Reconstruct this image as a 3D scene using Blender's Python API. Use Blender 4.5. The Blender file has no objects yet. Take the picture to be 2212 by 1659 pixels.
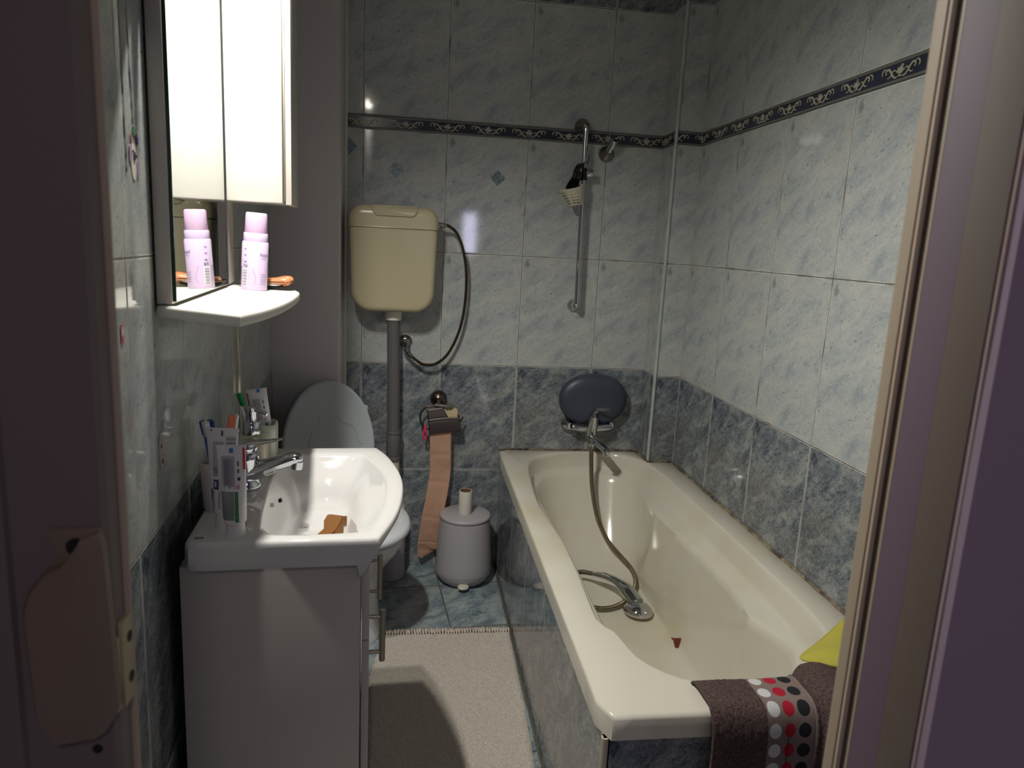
import bpy, bmesh, math, random
from mathutils import Vector, Matrix, noise
random.seed(7)
SC = bpy.context.scene
COL = SC.collection
PI = math.pi
# ---------------------------------------------------------------- camera
F, YAW, PITCH, ROLL = 1559.109, 0.13948, -0.19214, 0.050658
CAM = (0.131295, -2.858108, 1.349799)
cd = bpy.data.cameras.new('camera')
cam = bpy.data.objects.new('camera', cd); COL.objects.link(cam)
cd.sensor_width = 36; cd.sensor_fit = 'HORIZONTAL'; cd.lens = F * 36 / 2212
cd.clip_start = 0.02
_f = Vector((math.sin(YAW) * math.cos(PITCH), math.cos(YAW) * math.cos(PITCH), math.sin(PITCH)))
_r = Vector((math.cos(YAW), -math.sin(YAW), 0)); _u = _r.cross(_f)
_r2 = math.cos(ROLL) * _r + math.sin(ROLL) * _u; _u2 = -math.sin(ROLL) * _r + math.cos(ROLL) * _u
M = Matrix((_r2, _u2, -_f)).transposed().to_4x4(); M.translation = CAM
cam.matrix_world = M
cd.dof.use_dof = True; cd.dof.focus_distance = 1.8; cd.dof.aperture_fstop = 6.0
SC.camera = cam
# ---------------------------------------------------------------- world, lights, exposure
w = bpy.data.worlds.new('world'); SC.world = w; w.use_nodes = True
w.node_tree.nodes['Background'].inputs[0].default_value = (0.55, 0.5, 0.62, 1)
w.node_tree.nodes['Background'].inputs[1].default_value = 0.1
SC.view_settings.view_transform = 'Standard'; SC.view_settings.look = 'None'
SC.view_settings.exposure = 0.12; SC.view_settings.gamma = 1.0
SC.cycles.use_denoising = True
SC.cycles.max_bounces = 8; SC.cycles.diffuse_bounces = 5; SC.cycles.glossy_bounces = 5
SC.cycles.sample_clamp_indirect = 4.0
LAMP_W = 38.0        # each of the two downlights over the mirror
HALL_W = 4.3       # the added fill light in the hall
HALL_COL = (1.0, 0.9, 0.84)
# ---------------------------------------------------------------- measures
W = 0.31; H = 0.43916; R1 = 0.4243; R2 = R1 + H; R3 = R1 + 2 * H; R4 = R1 + 3 * H; S = 0.0486
R5 = R4 + S + H; CEIL = 2.5
X0 = -0.07147; XC = 1.08166; YB = -0.15; XR = 1.18139; WD = 0.3239; YO = -0.484
ZT = 0.512; XT = 0.488; YT = -1.722
AX, AY = -0.268, -1.80; DX, DY = -0.06519434, 0.99787259; NX, NY = DY, -DX
ANG = math.atan2(NY, NX)
def LWp(off, al, z=0.0):
    return Vector((AX + DX * al + NX * off, AY + DY * al + NY * off, z))
FY = -2.2   # bathroom face of the door wall

# ---------------------------------------------------------------- object helpers
def tag(o, label=None, cat=None, group=None, kind=None):
    for k, v in (('label', label), ('category', cat), ('group', group), ('kind', kind)):
        if v: o[k] = v
    return o
def thing(name, label, cat, loc=(0, 0, 0), rotz=0.0, group=None, rot=None):
    o = bpy.data.objects.new(name, None); COL.objects.link(o)
    o.location = loc; o.rotation_euler = rot if rot else (0, 0, rotz)
    o.empty_display_size = 0.02
    return tag(o, label, cat, group)
class MB:
    def __init__(s): s.bm = bmesh.new()
    def mi(s, faces, m):
        for f in faces: f.material_index = m
    def box(s, x0, x1, y0, y1, z0, z1, bev=0.0, seg=2, m=0):
        b = bmesh.new()
        r = bmesh.ops.create_cube(b, size=1.0)
        for v in b.verts:
            v.co = ((x0 + x1) / 2 + v.co.x * (x1 - x0), (y0 + y1) / 2 + v.co.y * (y1 - y0), (z0 + z1) / 2 + v.co.z * (z1 - z0))
        if bev: bmesh.ops.bevel(b, geom=b.edges[:], offset=bev, segments=seg, profile=0.5, affect='EDGES')
        s.add(b, m=m); return s
    def add(s, b, mat=None, m=0):
        if mat is not None: bmesh.ops.transform(b, matrix=mat, verts=b.verts)
        for f in b.faces: f.material_index = m
        me = bpy.data.meshes.new('tmp'); b.to_mesh(me); b.free(); s.bm.from_mesh(me); bpy.data.meshes.remove(me)
    def loft(s, rings, cap0=True, cap1=True, closed=True, m=0):
        vs = [[s.bm.verts.new(p) for p in r] for r in rings]
        n = len(rings[0])
        for a, b in zip(vs, vs[1:]):
            for i in range(n if closed else n - 1):
                j = (i + 1) % n
                try: f = s.bm.faces.new((a[i], a[j], b[j], b[i])); f.material_index = m
                except ValueError: pass
        if closed and cap0: f = s.bm.faces.new(list(reversed(vs[0]))); f.material_index = m
        if closed and cap1: f = s.bm.faces.new(vs[-1]); f.material_index = m
        return s
    def lathe(s, prof, c=(0, 0, 0), ax=(0, 0, 1), n=32, sx=1, sy=1, m=0, cap=True):
        a = Vector(ax).normalized(); q = Vector((0, 0, 1)).rotation_difference(a); c = Vector(c)
        rings = [[c + q @ Vector((r * sx * math.cos(2 * PI * k / n), r * sy * math.sin(2 * PI * k / n), z)) for k in range(n)] for r, z in prof]
        return s.loft(rings, cap, cap, m=m)
    def tube(s, path, r, n=12, m=0, cap=True, flat=1.0, up=None):
        P = [Vector(p) for p in path]; R = r if isinstance(r, (list, tuple)) else [r] * len(P)
        t0 = (P[1] - P[0]).normalized(); u = Vector(up) if up else (Vector((0, 0, 1)) if abs(t0.z) < .9 else Vector((1, 0, 0)))
        u = (u - t0 * u.dot(t0)).normalized(); rings = []
        for i, p in enumerate(P):
            t = (P[min(i + 1, len(P) - 1)] - P[max(i - 1, 0)]).normalized()
            u = (u - t * u.dot(t)).normalized(); v = t.cross(u)
            rings.append([p + (u * math.cos(2 * PI * k / n) * flat + v * math.sin(2 * PI * k / n)) * R[i] for k in range(n)])
        return s.loft(rings, cap, cap, m=m)
    def grid(s, fn, nu, nv, m=0, uv=None):
        vs = [[s.bm.verts.new(fn(i / nu, j / nv)) for j in range(nv + 1)] for i in range(nu + 1)]
        L = s.bm.loops.layers.uv.verify() if uv else None
        for i in range(nu):
            for j in range(nv):
                f = s.bm.faces.new((vs[i][j], vs[i + 1][j], vs[i + 1][j + 1], vs[i][j + 1])); f.material_index = m
                if uv:
                    for l, (a, b) in zip(f.loops, ((i, j), (i + 1, j), (i + 1, j + 1), (i, j + 1))): l[L].uv = uv(a / nu, b / nv)
        return s
    def build(s, name, mats, parent=None, off=(0, 0, 0), smooth=True, ang=35, sub=0, solid=0, flip=False):
        bmesh.ops.remove_doubles(s.bm, verts=s.bm.verts, dist=1e-6)
        if not solid and not flip: bmesh.ops.recalc_face_normals(s.bm, faces=s.bm.faces)
        if any(off): bmesh.ops.translate(s.bm, verts=s.bm.verts, vec=-Vector(off))
        me = bpy.data.meshes.new(name); s.bm.to_mesh(me); s.bm.free()
        for mt in (mats if isinstance(mats, (list, tuple)) else [mats]): me.materials.append(mt)
        if smooth:
            me.polygons.foreach_set('use_smooth', [True] * len(me.polygons))
            me.set_sharp_from_angle(angle=math.radians(ang))
        o = bpy.data.objects.new(name, me); COL.objects.link(o)
        if parent: o.parent = parent
        if solid:
            md = o.modifiers.new('solid', 'SOLIDIFY'); md.thickness = solid; md.offset = 0
        if sub:
            md = o.modifiers.new('sub', 'SUBSURF'); md.levels = sub; md.render_levels = sub
        return o
def spline(pts, n=8):
    P = [Vector(p) for p in pts]; out = []
    for i in range(len(P) - 1):
        a, b, c, d = P[max(i - 1, 0)], P[i], P[i + 1], P[min(i + 2, len(P) - 1)]
        for k in range(n):
            t = k / n
            out.append(0.5 * ((2 * b) + (c - a) * t + (2 * a - 5 * b + 4 * c - d) * t * t + (3 * b - a - 3 * c + d) * t ** 3))
    out.append(P[-1]); return out
def rrect(x0, x1, y0, y1, r, n=6):
    rs = r if isinstance(r, (list, tuple)) else [r] * 4   # corners: (x1,y1),(x0,y1),(x0,y0),(x1,y0)
    out = []
    for (cx, cy, a0), q in zip(((x1, y1, 0), (x0, y1, 90), (x0, y0, 180), (x1, y0, 270)), rs):
        ox = cx - q if cx == x1 else cx + q; oy = cy - q if cy == y1 else cy + q
        for k in range(n + 1):
            a = math.radians(a0 + 90 * k / n); out.append((ox + q * math.cos(a), oy + q * math.sin(a)))
    return out
def resample(poly, n):
    P = [Vector(p) for p in poly]; P.append(P[0]); L = [0]
    for a, b in zip(P, P[1:]): L.append(L[-1] + (b - a).length)
    out = []; j = 0
    for k in range(n):
        t = L[-1] * k / n
        while L[j + 1] < t: j += 1
        out.append(P[j].lerp(P[j + 1], (t - L[j]) / max(1e-9, L[j + 1] - L[j])))
    return out
def by_angle(poly, c, n):
    """n points of a star-shaped outline at equal angles about c"""
    P = [Vector((p[0] - c[0], p[1] - c[1])) for p in poly]; out = []
    for k in range(n):
        a = 2 * PI * k / n; d = Vector((math.cos(a), math.sin(a))); best = None
        for p, q in zip(P, P[1:] + P[:1]):
            e = q - p; den = d.x * e.y - d.y * e.x
            if abs(den) < 1e-12: continue
            t = (p.x * e.y - p.y * e.x) / den; s_ = (p.x * d.y - p.y * d.x) / den
            if t > 0 and -1e-6 <= s_ <= 1 + 1e-6 and (best is None or t > best): best = t
        out.append((c[0] + d.x * best, c[1] + d.y * best))
    return out

# ---------------------------------------------------------------- materials
def srgb(r, g, b):
    f = lambda c: (c / 255 / 12.92) if c / 255 <= 0.04045 else ((c / 255 + 0.055) / 1.055) ** 2.4
    return (f(r), f(g), f(b), 1)
class NT:
    def __init__(s, name):
        s.m = bpy.data.materials.new(name); s.m.use_nodes = True; s.t = s.m.node_tree; s.b = s.t.nodes['Principled BSDF']
    def n(s, typ, **kw):
        x = s.t.nodes.new(typ)
        for k, v in kw.items():
            if k.startswith('i_'):
                k2 = k[2:]; k2 = int(k2) if k2.isdigit() else k2.replace('_', ' ')
                if hasattr(v, 'is_output'): s.t.links.new(v, x.inputs[k2])
                else: x.inputs[k2].default_value = v
            else: setattr(x, k, v)
        return x
    def l(s, a, b): s.t.links.new(a, b)
    def math(s, op, a, b=0.0, c=0.0, clamp=False):
        x = s.n('ShaderNodeMath', operation=op, use_clamp=clamp)
        for i, v in enumerate((a, b, c)):
            if hasattr(v, 'is_output'): s.l(v, x.inputs[i])
            else: x.inputs[i].default_value = v
        return x.outputs[0]
    def ramp(s, fac, stops, interp='LINEAR'):
        x = s.n('ShaderNodeValToRGB'); s.l(fac, x.inputs[0]); e = x.color_ramp.elements; x.color_ramp.interpolation = interp
        while len(e) < len(stops): e.new(0.5)
        for k, (p, c) in enumerate(stops):
            e[k].position = p; e[k].color = c if isinstance(c, tuple) else (c, c, c, 1)
        return x.outputs[0]
    def mix(s, fac, a, b, blend='MIX'):
        x = s.n('ShaderNodeMix', data_type='RGBA', blend_type=blend)
        for k, v in ((0, fac), (6, a), (7, b)):
            if hasattr(v, 'is_output'): s.l(v, x.inputs[k])
            else: x.inputs[k].default_value = v
        return x.outputs[2]
    def noise(s, vec, scale, detail=4, rough=.5, dist=0.0):
        x = s.n('ShaderNodeTexNoise'); s.l(vec, x.inputs['Vector']); x.inputs['Scale'].default_value = scale
        x.inputs['Detail'].default_value = detail; x.inputs['Roughness'].default_value = rough; x.inputs['Distortion'].default_value = dist
        return x.outputs[0]
    def bump(s, h, strength=.3, dist=.001, normal=None):
        x = s.n('ShaderNodeBump'); s.l(h, x.inputs['Height']); x.inputs['Strength'].default_value = strength; x.inputs['Distance'].default_value = dist
        if normal: s.l(normal, x.inputs['Normal'])
        return x.outputs[0]
    def set(s, **kw):
        for k, v in kw.items():
            k = k.replace('_', ' ')
            if hasattr(v, 'is_output'): s.l(v, s.b.inputs[k])
            else: s.b.inputs[k].default_value = v
        return s
def plain(name, col, rough=.5, metal=0.0, bump=0.0, bscale=200, var=0.0, **kw):
    t = NT(name); tc = t.n('ShaderNodeTexCoord').outputs['Object']
    c = srgb(*col)
    nz = t.noise(tc, bscale, 3, .6)
    v = max(var, .03)
    c2 = tuple(min(1, x * (1 - v)) for x in c[:3]) + (1,)
    t.set(Base_Color=t.mix(t.noise(tc, 14, 3), c, c2), Roughness=rough, Metallic=metal, **kw)
    if bump: t.set(Normal=t.bump(nz, bump, .0006))
    return t.m
def tile(name, pale, mid, deep, vein, wt, ht, seed, rough=.06, contrast=1.0, fleck=.55, grout_glint=(212, 210, 200), rot=0.65, spot=True, patch=.6):
    t = NT(name); uv = t.n('ShaderNodeUVMap').outputs[0]
    sp = t.n('ShaderNodeSeparateXYZ'); t.l(uv, sp.inputs[0])
    fu = t.math('FRACT', sp.outputs[0]); fv = t.math('FRACT', sp.outputs[1])
    mu = t.math('MULTIPLY', fu, wt); mv = t.math('MULTIPLY', fv, ht)
    cb = t.n('ShaderNodeCombineXYZ'); t.l(mu, cb.inputs[0]); t.l(mv, cb.inputs[1]); cb.inputs[2].default_value = seed
    P = cb.outputs[0]
    mr = t.n('ShaderNodeMapping'); t.l(P, mr.inputs[0]); mr.inputs['Rotation'].default_value = (0, 0, -rot)
    mp = t.n('ShaderNodeMapping'); t.l(mr.outputs[0], mp.inputs[0]); mp.inputs['Scale'].default_value = (.55, 1.2, 1)
    n1 = t.noise(mp.outputs[0], 13, 8, .68, .5)
    n2 = t.noise(mp.outputs[0], 30, 8, .74, 1.3)
    n3 = t.noise(P, 30, 7, .66, 1.8)
    n4 = t.noise(mp.outputs[0], 120, 3, .6, 1.0)
    n5 = t.noise(mp.outputs[0], 5, 3, .5, .6)
    k = .11 / contrast
    base = t.ramp(n1, [(.5 - 1.4 * k, srgb(*deep)), (.5 - .2 * k, srgb(*mid)), (.5 + 1.0 * k, srgb(*pale))])
    base = t.mix(t.math('MULTIPLY', t.ramp(n2, [(.5, 0.0), (.64, 1.0)]), patch), base, srgb(*pale))
    base = t.mix(t.math('MULTIPLY', t.ramp(n2, [(.34, 1.0), (.48, 0.0)]), patch), base, srgb(*deep))
    base = t.mix(t.math('MULTIPLY', t.ramp(n5, [(.52, 0.0), (.66, 1.0)]), .28), base, srgb(*[int(x * 1.0) for x in (pale[0], int(pale[1] * .93), int(pale[2] * .86))]))
    base = t.mix(t.math('MULTIPLY', t.ramp(n3, [(.475, 0.0), (.495, 1.0), (.515, 0.0)]), .4), base, srgb(*vein))
    n7 = t.noise(P, 70, 8, .78, 1.4)
    base = t.mix(t.math('MULTIPLY', t.ramp(n7, [(.36, 1.0), (.49, 0.0)]), .42), base, srgb(*deep))
    base = t.mix(t.math('MULTIPLY', t.ramp(n7, [(.52, 0.0), (.64, 1.0)]), .42), base, srgb(*vein))
    n6 = t.noise(P, 58, 8, .72, 2.2)
    base = t.mix(t.math('MULTIPLY', t.ramp(n6, [(.50, 0.0), (.512, 1.0), (.524, 0.0)]), .38), base, srgb(*[int(x * .72) for x in deep]))
    base = t.mix(t.math('MULTIPLY', t.ramp(n6, [(.528, 0.0), (.54, 1.0), (.555, 0.0)]), .35), base, srgb(*vein))
    base = t.mix(t.math('MULTIPLY', t.ramp(n4, [(.31, 1.0), (.36, 0.0)]), fleck), base, srgb(*[int(x * .45) for x in deep]))
    if spot:   # the printed brownish chip in the upper left of every tile
        d = t.math('ADD', t.math('POWER', t.math('SUBTRACT', mu, .022), 2.0), t.math('MULTIPLY', t.math('POWER', t.math('SUBTRACT', mv, ht - .032), 2.0), .35))
        d = t.math('ADD', t.math('SQRT', d), t.math('MULTIPLY', t.math('SUBTRACT', n2, .5), .05))
        base = t.mix(t.math('MULTIPLY', t.ramp(d, [(.006, 1.0), (.011, 0.0)]), .6), base, srgb(int(deep[0] * .8), int(deep[1] * .74), int(deep[2] * .7)))
    eu = t.math('MINIMUM', fu, t.math('SUBTRACT', 1.0, fu)); ev = t.math('MINIMUM', fv, t.math('SUBTRACT', 1.0, fv))
    e = t.math('MINIMUM', t.math('MULTIPLY', eu, wt), t.math('MULTIPLY', ev, ht))
    g = t.math('LESS_THAN', e, .0034); gi = t.math('LESS_THAN', e, .0017)
    edge = t.ramp(t.math('MULTIPLY', e, 100), [(.18, 1.0), (.30, 0.0)])
    base = t.mix(t.math('MULTIPLY', edge, .1), base, srgb(int(deep[0] * .7), int(deep[1] * .7), int(deep[2] * .7)))
    tc = t.n('ShaderNodeTexCoord').outputs['Object']
    gc = t.mix(t.ramp(t.noise(tc, 9, 3), [(.52, 0.0), (.72, 1.0)]), srgb(*grout_glint), srgb(int(grout_glint[0] * .55), int(grout_glint[1] * .53), int(grout_glint[2] * .48)))  # pale joint bands: grout plus light on rounded tile edges, painted in
    gc = t.mix(t.math('MULTIPLY', gi, .88), gc, srgb(78, 80, 78))
    t.set(Base_Color=t.mix(g, base, gc), Roughness=t.mix(g, (rough,) * 3 + (1,), (.8,) * 3 + (1,)))
    hgt = t.math('ADD', t.math('MULTIPLY', t.ramp(t.math('MULTIPLY', e, 100), [(.1, 0.0), (.34, 1.0)]), .5), t.math('MULTIPLY', n3, .07))
    t.set(Normal=t.bump(hgt, .22, .001))
    t.b.inputs['Specular IOR Level'].default_value = .5
    return t.m
LP, LM, LD, LV = (188, 190, 184), (174, 179, 178), (146, 155, 161), (202, 203, 196)
DP, DM, DD, DV = (150, 155, 152), (94, 104, 114), (42, 53, 74), (180, 184, 178)
M_TL = tile('pale tile', LP, LM, LD, LV, W, H, 1.3, patch=.42)
M_TD = tile('blue tile', DP, DM, DD, DV, W, H, 4.1, contrast=.95, fleck=.8)
M_TF = tile('floor tile', (166, 176, 172), (112, 130, 140), (62, 80, 98), (184, 192, 188), .33, .33, 7.7, contrast=.95, fleck=.7, grout_glint=(120, 116, 104), spot=False, rough=.28)
M_WHITE = plain('white gloss', (206, 203, 194), .2)
M_LACQ = plain('white lacquer', (194, 187, 178), .35, bump=.02)
M_SHELF = plain('white shelf', (228, 225, 215), .35, bump=.06, bscale=60, var=.08)
M_BOXP = plain('lilac white paint', (214, 206, 204), .5, bump=.05, bscale=300)
M_CER = plain('basin ceramic', (214, 212, 209), .05)
M_CERT = plain('toilet ceramic', (214, 216, 220), .1)
M_LID = plain('toilet lid plastic', (178, 184, 186), .3)
M_CREAM = plain('aged cream plastic', (190, 180, 148), .25)
M_CREAM2 = plain('cream pipe', (200, 194, 170), .4)
M_PIPE = plain('grey pipe', (98, 96, 96), .45)
M_CHROME = plain('chrome', (205, 208, 212), .07, 1.0)
M_CHROMED = plain('dull chrome', (150, 146, 140), .28, 1.0)
M_FLAP = plain('smoky steel', (104, 96, 92), .42, 1.0)
M_STEEL = plain('brushed steel', (176, 166, 152), .4, 1.0, bump=.05)
M_BRONZE = plain('bronze metal', (112, 96, 88), .3, 1.0)
M_BLACKG = plain('black rubber', (22, 21, 20), .25)
M_BASK = plain('beige silicone', (202, 196, 172), .45)
M_HOLE = plain('dark hole', (28, 26, 22), .7)
M_DARK = plain('dark gap', (26, 24, 22), .8)
M_PILLOW = plain('slate foam', (58, 64, 78), .42, bump=.08, bscale=500)
M_BIN = plain('lilac grey metal', (176, 172, 174), .38, bump=.05, bscale=900)
M_BINP = plain('cream pedal', (206, 200, 184), .4)
M_PAPERW = plain('white tissue', (222, 216, 204), .9, bump=.5, bscale=350)
M_CARD = plain('cardboard', (120, 84, 52), .9)
M_PAPERB = plain('pinkish tan tissue', (200, 158, 132), .95, bump=.6, bscale=160, var=.06)
M_TAN = plain('tan card', (206, 186, 150), .7)
M_PINK = plain('hot pink', (222, 52, 98), .5)
M_GREENB = plain('dull green bead', (92, 100, 84), .3)
M_LILAC = plain('lilac plastic', (208, 186, 220), .4)
M_LILAC2 = plain('pink lilac plastic', (214, 180, 212), .45)
M_INK = plain('dark ink', (62, 46, 80), .6)
M_INKG = plain('grey ink', (120, 112, 130), .6)
M_LABELW = plain('white label', (226, 222, 226), .5)
M_TUBEW = plain('white tube', (222, 218, 218), .35)
M_TUBES = plain('silver foil tube', (150, 154, 154), .3, .4)
M_RED = plain('red print', (196, 34, 40), .45)
M_GREEN = plain('green print', (36, 120, 60), .45)
M_BLUE = plain('blue print', (40, 120, 190), .45)
M_VIOLET = plain('violet print', (92, 60, 130), .45)
M_BRUSHB = plain('blue brush plastic', (24, 66, 150), .3)
M_BRUSHO = plain('orange brush plastic', (226, 120, 84), .35)
M_BRUSHG = plain('green brush plastic', (40, 168, 96), .35)
M_BRISW = plain('white bristle', (226, 226, 222), .6)
M_STONE = plain('cream ceramic', (196, 190, 168), .3)
M_STONE2 = plain('cream frosted', (190, 194, 178), .3)
M_AMBER = plain('amber acetate', (132, 88, 44), .3)
M_BROWNO = plain('orange brown wood', (206, 128, 84), .3)
M_CORD = plain('cream cord', (206, 196, 168), .5)
M_JAMB = plain('door frame paint', (148, 134, 116), .55, bump=.1, bscale=40)
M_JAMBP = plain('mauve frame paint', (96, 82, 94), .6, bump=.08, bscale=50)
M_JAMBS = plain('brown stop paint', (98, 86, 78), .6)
M_JAMBC = plain('lightened mauve casing', (168, 148, 166), .6, bump=.08, bscale=50)  # same mauve as the rebate, lightened to make up for weak hall light
M_JAMBE = plain('cream frame edge', (186, 168, 150), .5)
M_LEAF = plain('dark mauve door paint', (130, 116, 114), .6, bump=.06, bscale=60)
M_KEEP = plain('cream keeper paint', (138, 120, 106), .5)
M_PLATE = plain('painted brass plate', (188, 172, 138), .45)
M_HALL = plain('hall wall paint', (150, 136, 160), .8)
M_CEIL = plain('ceiling paint', (196, 194, 190), .85)
M_STICKW = plain('sticker white', (224, 218, 204), .5)
M_STICKP = plain('sticker mauve', (176, 150, 176), .5)
M_STICKR = plain('sticker red', (190, 92, 92), .5)
M_STICKG = plain('sticker green', (58, 132, 84), .5)
M_STICKB = plain('sticker navy', (52, 44, 110), .5)
M_GLUE = plain('glue residue', (212, 208, 196), .5)
M_YELLOW = plain('yellow cloth', (184, 176, 72), .9, bump=.5, bscale=700)
M_PETAL = plain('rust red petal', (112, 48, 28), .45)
M_TRIMB = plain('marbled corner bead', (186, 196, 190), .4, var=.35)
M_ORN = plain('relief beige', (172, 166, 146), .3)
M_NAVY = plain('navy relief ground', (56, 60, 76), .2, var=.5, bump=.2, bscale=120)
M_LIP = plain('border lip grey', (108, 108, 104), .25, var=.2)
M_CREASE = plain('lid scratch grey', (140, 145, 146), .5)

def tub_mat():
    t = NT('bath enamel'); tc = t.n('ShaderNodeTexCoord').outputs['Object']
    c = t.mix(t.math('MULTIPLY', t.ramp(t.noise(tc, 3.2, 3, .5), [(.5, 0.0), (.72, 1.0)]), .55), srgb(212, 207, 192), srgb(196, 185, 148))
    t.set(Base_Color=c, Roughness=.13); return t.m
M_TUB = tub_mat()
def caulk_mat():
    t = NT('stained sealant'); tc = t.n('ShaderNodeTexCoord').outputs['Object']
    c = t.ramp(t.noise(tc, 22, 5, .7, .5), [(.36, srgb(40, 34, 28)), (.48, srgb(112, 98, 78)), (.64, srgb(160, 148, 124))])
    t.set(Base_Color=c, Roughness=.7, Normal=t.bump(t.noise(tc, 120, 4), .6, .002)); return t.m
M_CAULK = caulk_mat()
def hose_mat(name, a, b, sc):
    t = NT(name); uv = t.n('ShaderNodeUVMap').outputs[0]
    wv = t.n('ShaderNodeTexWave', wave_type='BANDS', bands_direction='X'); t.l(uv, wv.inputs[0]); wv.inputs['Scale'].default_value = sc
    t.set(Base_Color=t.mix(wv.outputs[1], srgb(*a), srgb(*b)), Metallic=1.0, Roughness=.25, Normal=t.bump(wv.outputs[1], .9, .0015)); return t.m
M_HOSE = hose_mat('ribbed shower hose', (70, 58, 44), (188, 176, 156), 44)
M_HOSE2 = hose_mat('braided supply hose', (84, 70, 54), (140, 122, 100), 80)
def rug_mat():
    t = NT('beige pile'); tc = t.n('ShaderNodeTexCoord').outputs['Object']
    n = t.noise(tc, 260, 4, .7, .6)
    c = t.ramp(n, [(.34, srgb(172, 158, 144)), (.50, srgb(214, 204, 190)), (.64, srgb(232, 224, 210))])
    c = t.mix(t.math('MULTIPLY', t.noise(tc, 12, 3), .3), c, srgb(196, 182, 168))
    t.set(Base_Color=c, Roughness=1.0, Normal=t.bump(n, .9, .004)); t.b.inputs['Sheen Weight'].default_value = .3; return t.m
M_RUG = rug_mat()
def towel_mat():
    t = NT('brown terry with dots'); uv = t.n('ShaderNodeUVMap').outputs[0]; tc = t.n('ShaderNodeTexCoord').outputs['Object']
    sp = t.n('ShaderNodeSeparateXYZ'); t.l(uv, sp.inputs[0]); u, v = sp.outputs[0], sp.outputs[1]
    n = t.noise(tc, 330, 4, .7, .8)
    terry = t.ramp(n, [(.36, srgb(46, 30, 30)), (.52, srgb(98, 78, 74)), (.68, srgb(136, 112, 102))])
    band = t.math('MULTIPLY', t.math('GREATER_THAN', u, .107), t.math('LESS_THAN', u, .207))
    c = t.mix(band, terry, srgb(128, 112, 106))
    fu = t.math('FRACT', t.math('DIVIDE', t.math('SUBTRACT', u, .107), .0305)); fv = t.math('FRACT', t.math('DIVIDE', v, .0385))
    dd = t.math('SQRT', t.math('ADD', t.math('POWER', t.math('MULTIPLY', t.math('SUBTRACT', fu, .5), .0305), 2.0), t.math('POWER', t.math('MULTIPLY', t.math('SUBTRACT', fv, .5), .034), 2.0)))
    dot = t.math('MULTIPLY', t.math('LESS_THAN', dd, .0122), t.math('MULTIPLY', t.math('GREATER_THAN', u, .107), t.math('LESS_THAN', u, .1985)))
    k = t.math('DIVIDE', t.math('SUBTRACT', u, .107), .0915)
    dc = t.ramp(k, [(0, srgb(206, 206, 204)), (.334, srgb(168, 16, 44)), (.667, srgb(26, 24, 28))], 'CONSTANT')
    c = t.mix(dot, c, dc)
    hs = t.math('MULTIPLY', n, t.math('SUBTRACT', 1.0, t.math('MULTIPLY', band, .85)))
    t.set(Base_Color=c, Roughness=.95, Normal=t.bump(hs, .9, .005)); return t.m
M_TOWEL = towel_mat()
def glass_mat(name, col, rough=0.0):
    t = NT(name); t.set(Base_Color=srgb(*col), Roughness=rough, Transmission_Weight=1.0, IOR=1.45); return t.m
M_GLASS = glass_mat('clear glass', (236, 240, 236))
M_GEDGE = plain('green glass edge', (18, 58, 44), .15)
def mirror_mat():
    t = NT('mirror'); t.set(Base_Color=(.76, .79, .76, 1), Metallic=1.0, Roughness=.012); return t.m
M_MIRROR = mirror_mat()
def emit(name, col, st):
    t = NT(name); t.set(Base_Color=(0, 0, 0, 1), Emission_Color=col, Emission_Strength=st); return t.m
M_BULB = emit('lamp glass lit', (1, .93, .8, 1), 60)
M_DAY = emit('hall window daylight', (.72, .72, 1.0, 1), 14)
M_HFILL = emit('hall fill glow', (1, .85, .95, 1), 2)  # glow of the added hall fill
def decal_mat():
    t = NT('bubble print decal'); tc = t.n('ShaderNodeTexCoord').outputs['Object']
    v = t.n('ShaderNodeTexVoronoi', feature='DISTANCE_TO_EDGE'); t.l(tc, v.inputs[0]); v.inputs['Scale'].default_value = 130
    c = t.ramp(v.outputs[0], [(.02, srgb(66, 78, 84)), (.12, srgb(112, 132, 138)), (.3, srgb(150, 166, 168))])
    t.set(Base_Color=c, Roughness=.3, Normal=t.bump(v.outputs[0], .6, .001)); return t.m
M_DECAL = decal_mat()

# ================================================================= ROOM
def wall(name, p0, p1, ufun, rows, nrm_in, hole=None):
    """tiled wall from p0 to p1 (xy), one quad per tile row, thickness behind it"""
    mb = MB(); L = mb.bm.loops.layers.uv.verify()
    p0 = Vector(p0); p1 = Vector(p1); nb = -Vector(nrm_in).normalized() * .06
    u0, u1 = ufun(p0), ufun(p1)
    vs = {}
    for (z0, z1, mi, v0, v1) in rows:
        a = [Vector((p0.x, p0.y, z0)), Vector((p1.x, p1.y, z0)), Vector((p1.x, p1.y, z1)), Vector((p0.x, p0.y, z1))]
        f = mb.bm.faces.new([mb.bm.verts.new(q) for q in a]); f.material_index = mi
        for l, uvv in zip(f.loops, ((u0, v0), (u1, v0), (u1, v1), (u0, v1))): l[L].uv = uvv
    z0 = rows[0][0]; z1 = rows[-1][1]; nb = nb.to_3d()
    c = [Vector((p0.x, p0.y, z0)), Vector((p1.x, p1.y, z0)), Vector((p1.x, p1.y, z1)), Vector((p0.x, p0.y, z1))]
    d = [q + nb for q in c]; V = [mb.bm.verts.new(q) for q in d]; Wv = [mb.bm.verts.new(q) for q in c]
    mb.bm.faces.new(V[::-1]).material_index = 2
    for i in range(4): mb.bm.faces.new((Wv[i], Wv[(i + 1) % 4], V[(i + 1) % 4], V[i])).material_index = 2
    o = mb.build(name, [M_TD, M_TL, M_CEIL], smooth=False)
    # make the tile side point into the room
    tag(o, kind='structure'); return o
RT = (CEIL - R5) / H
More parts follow.
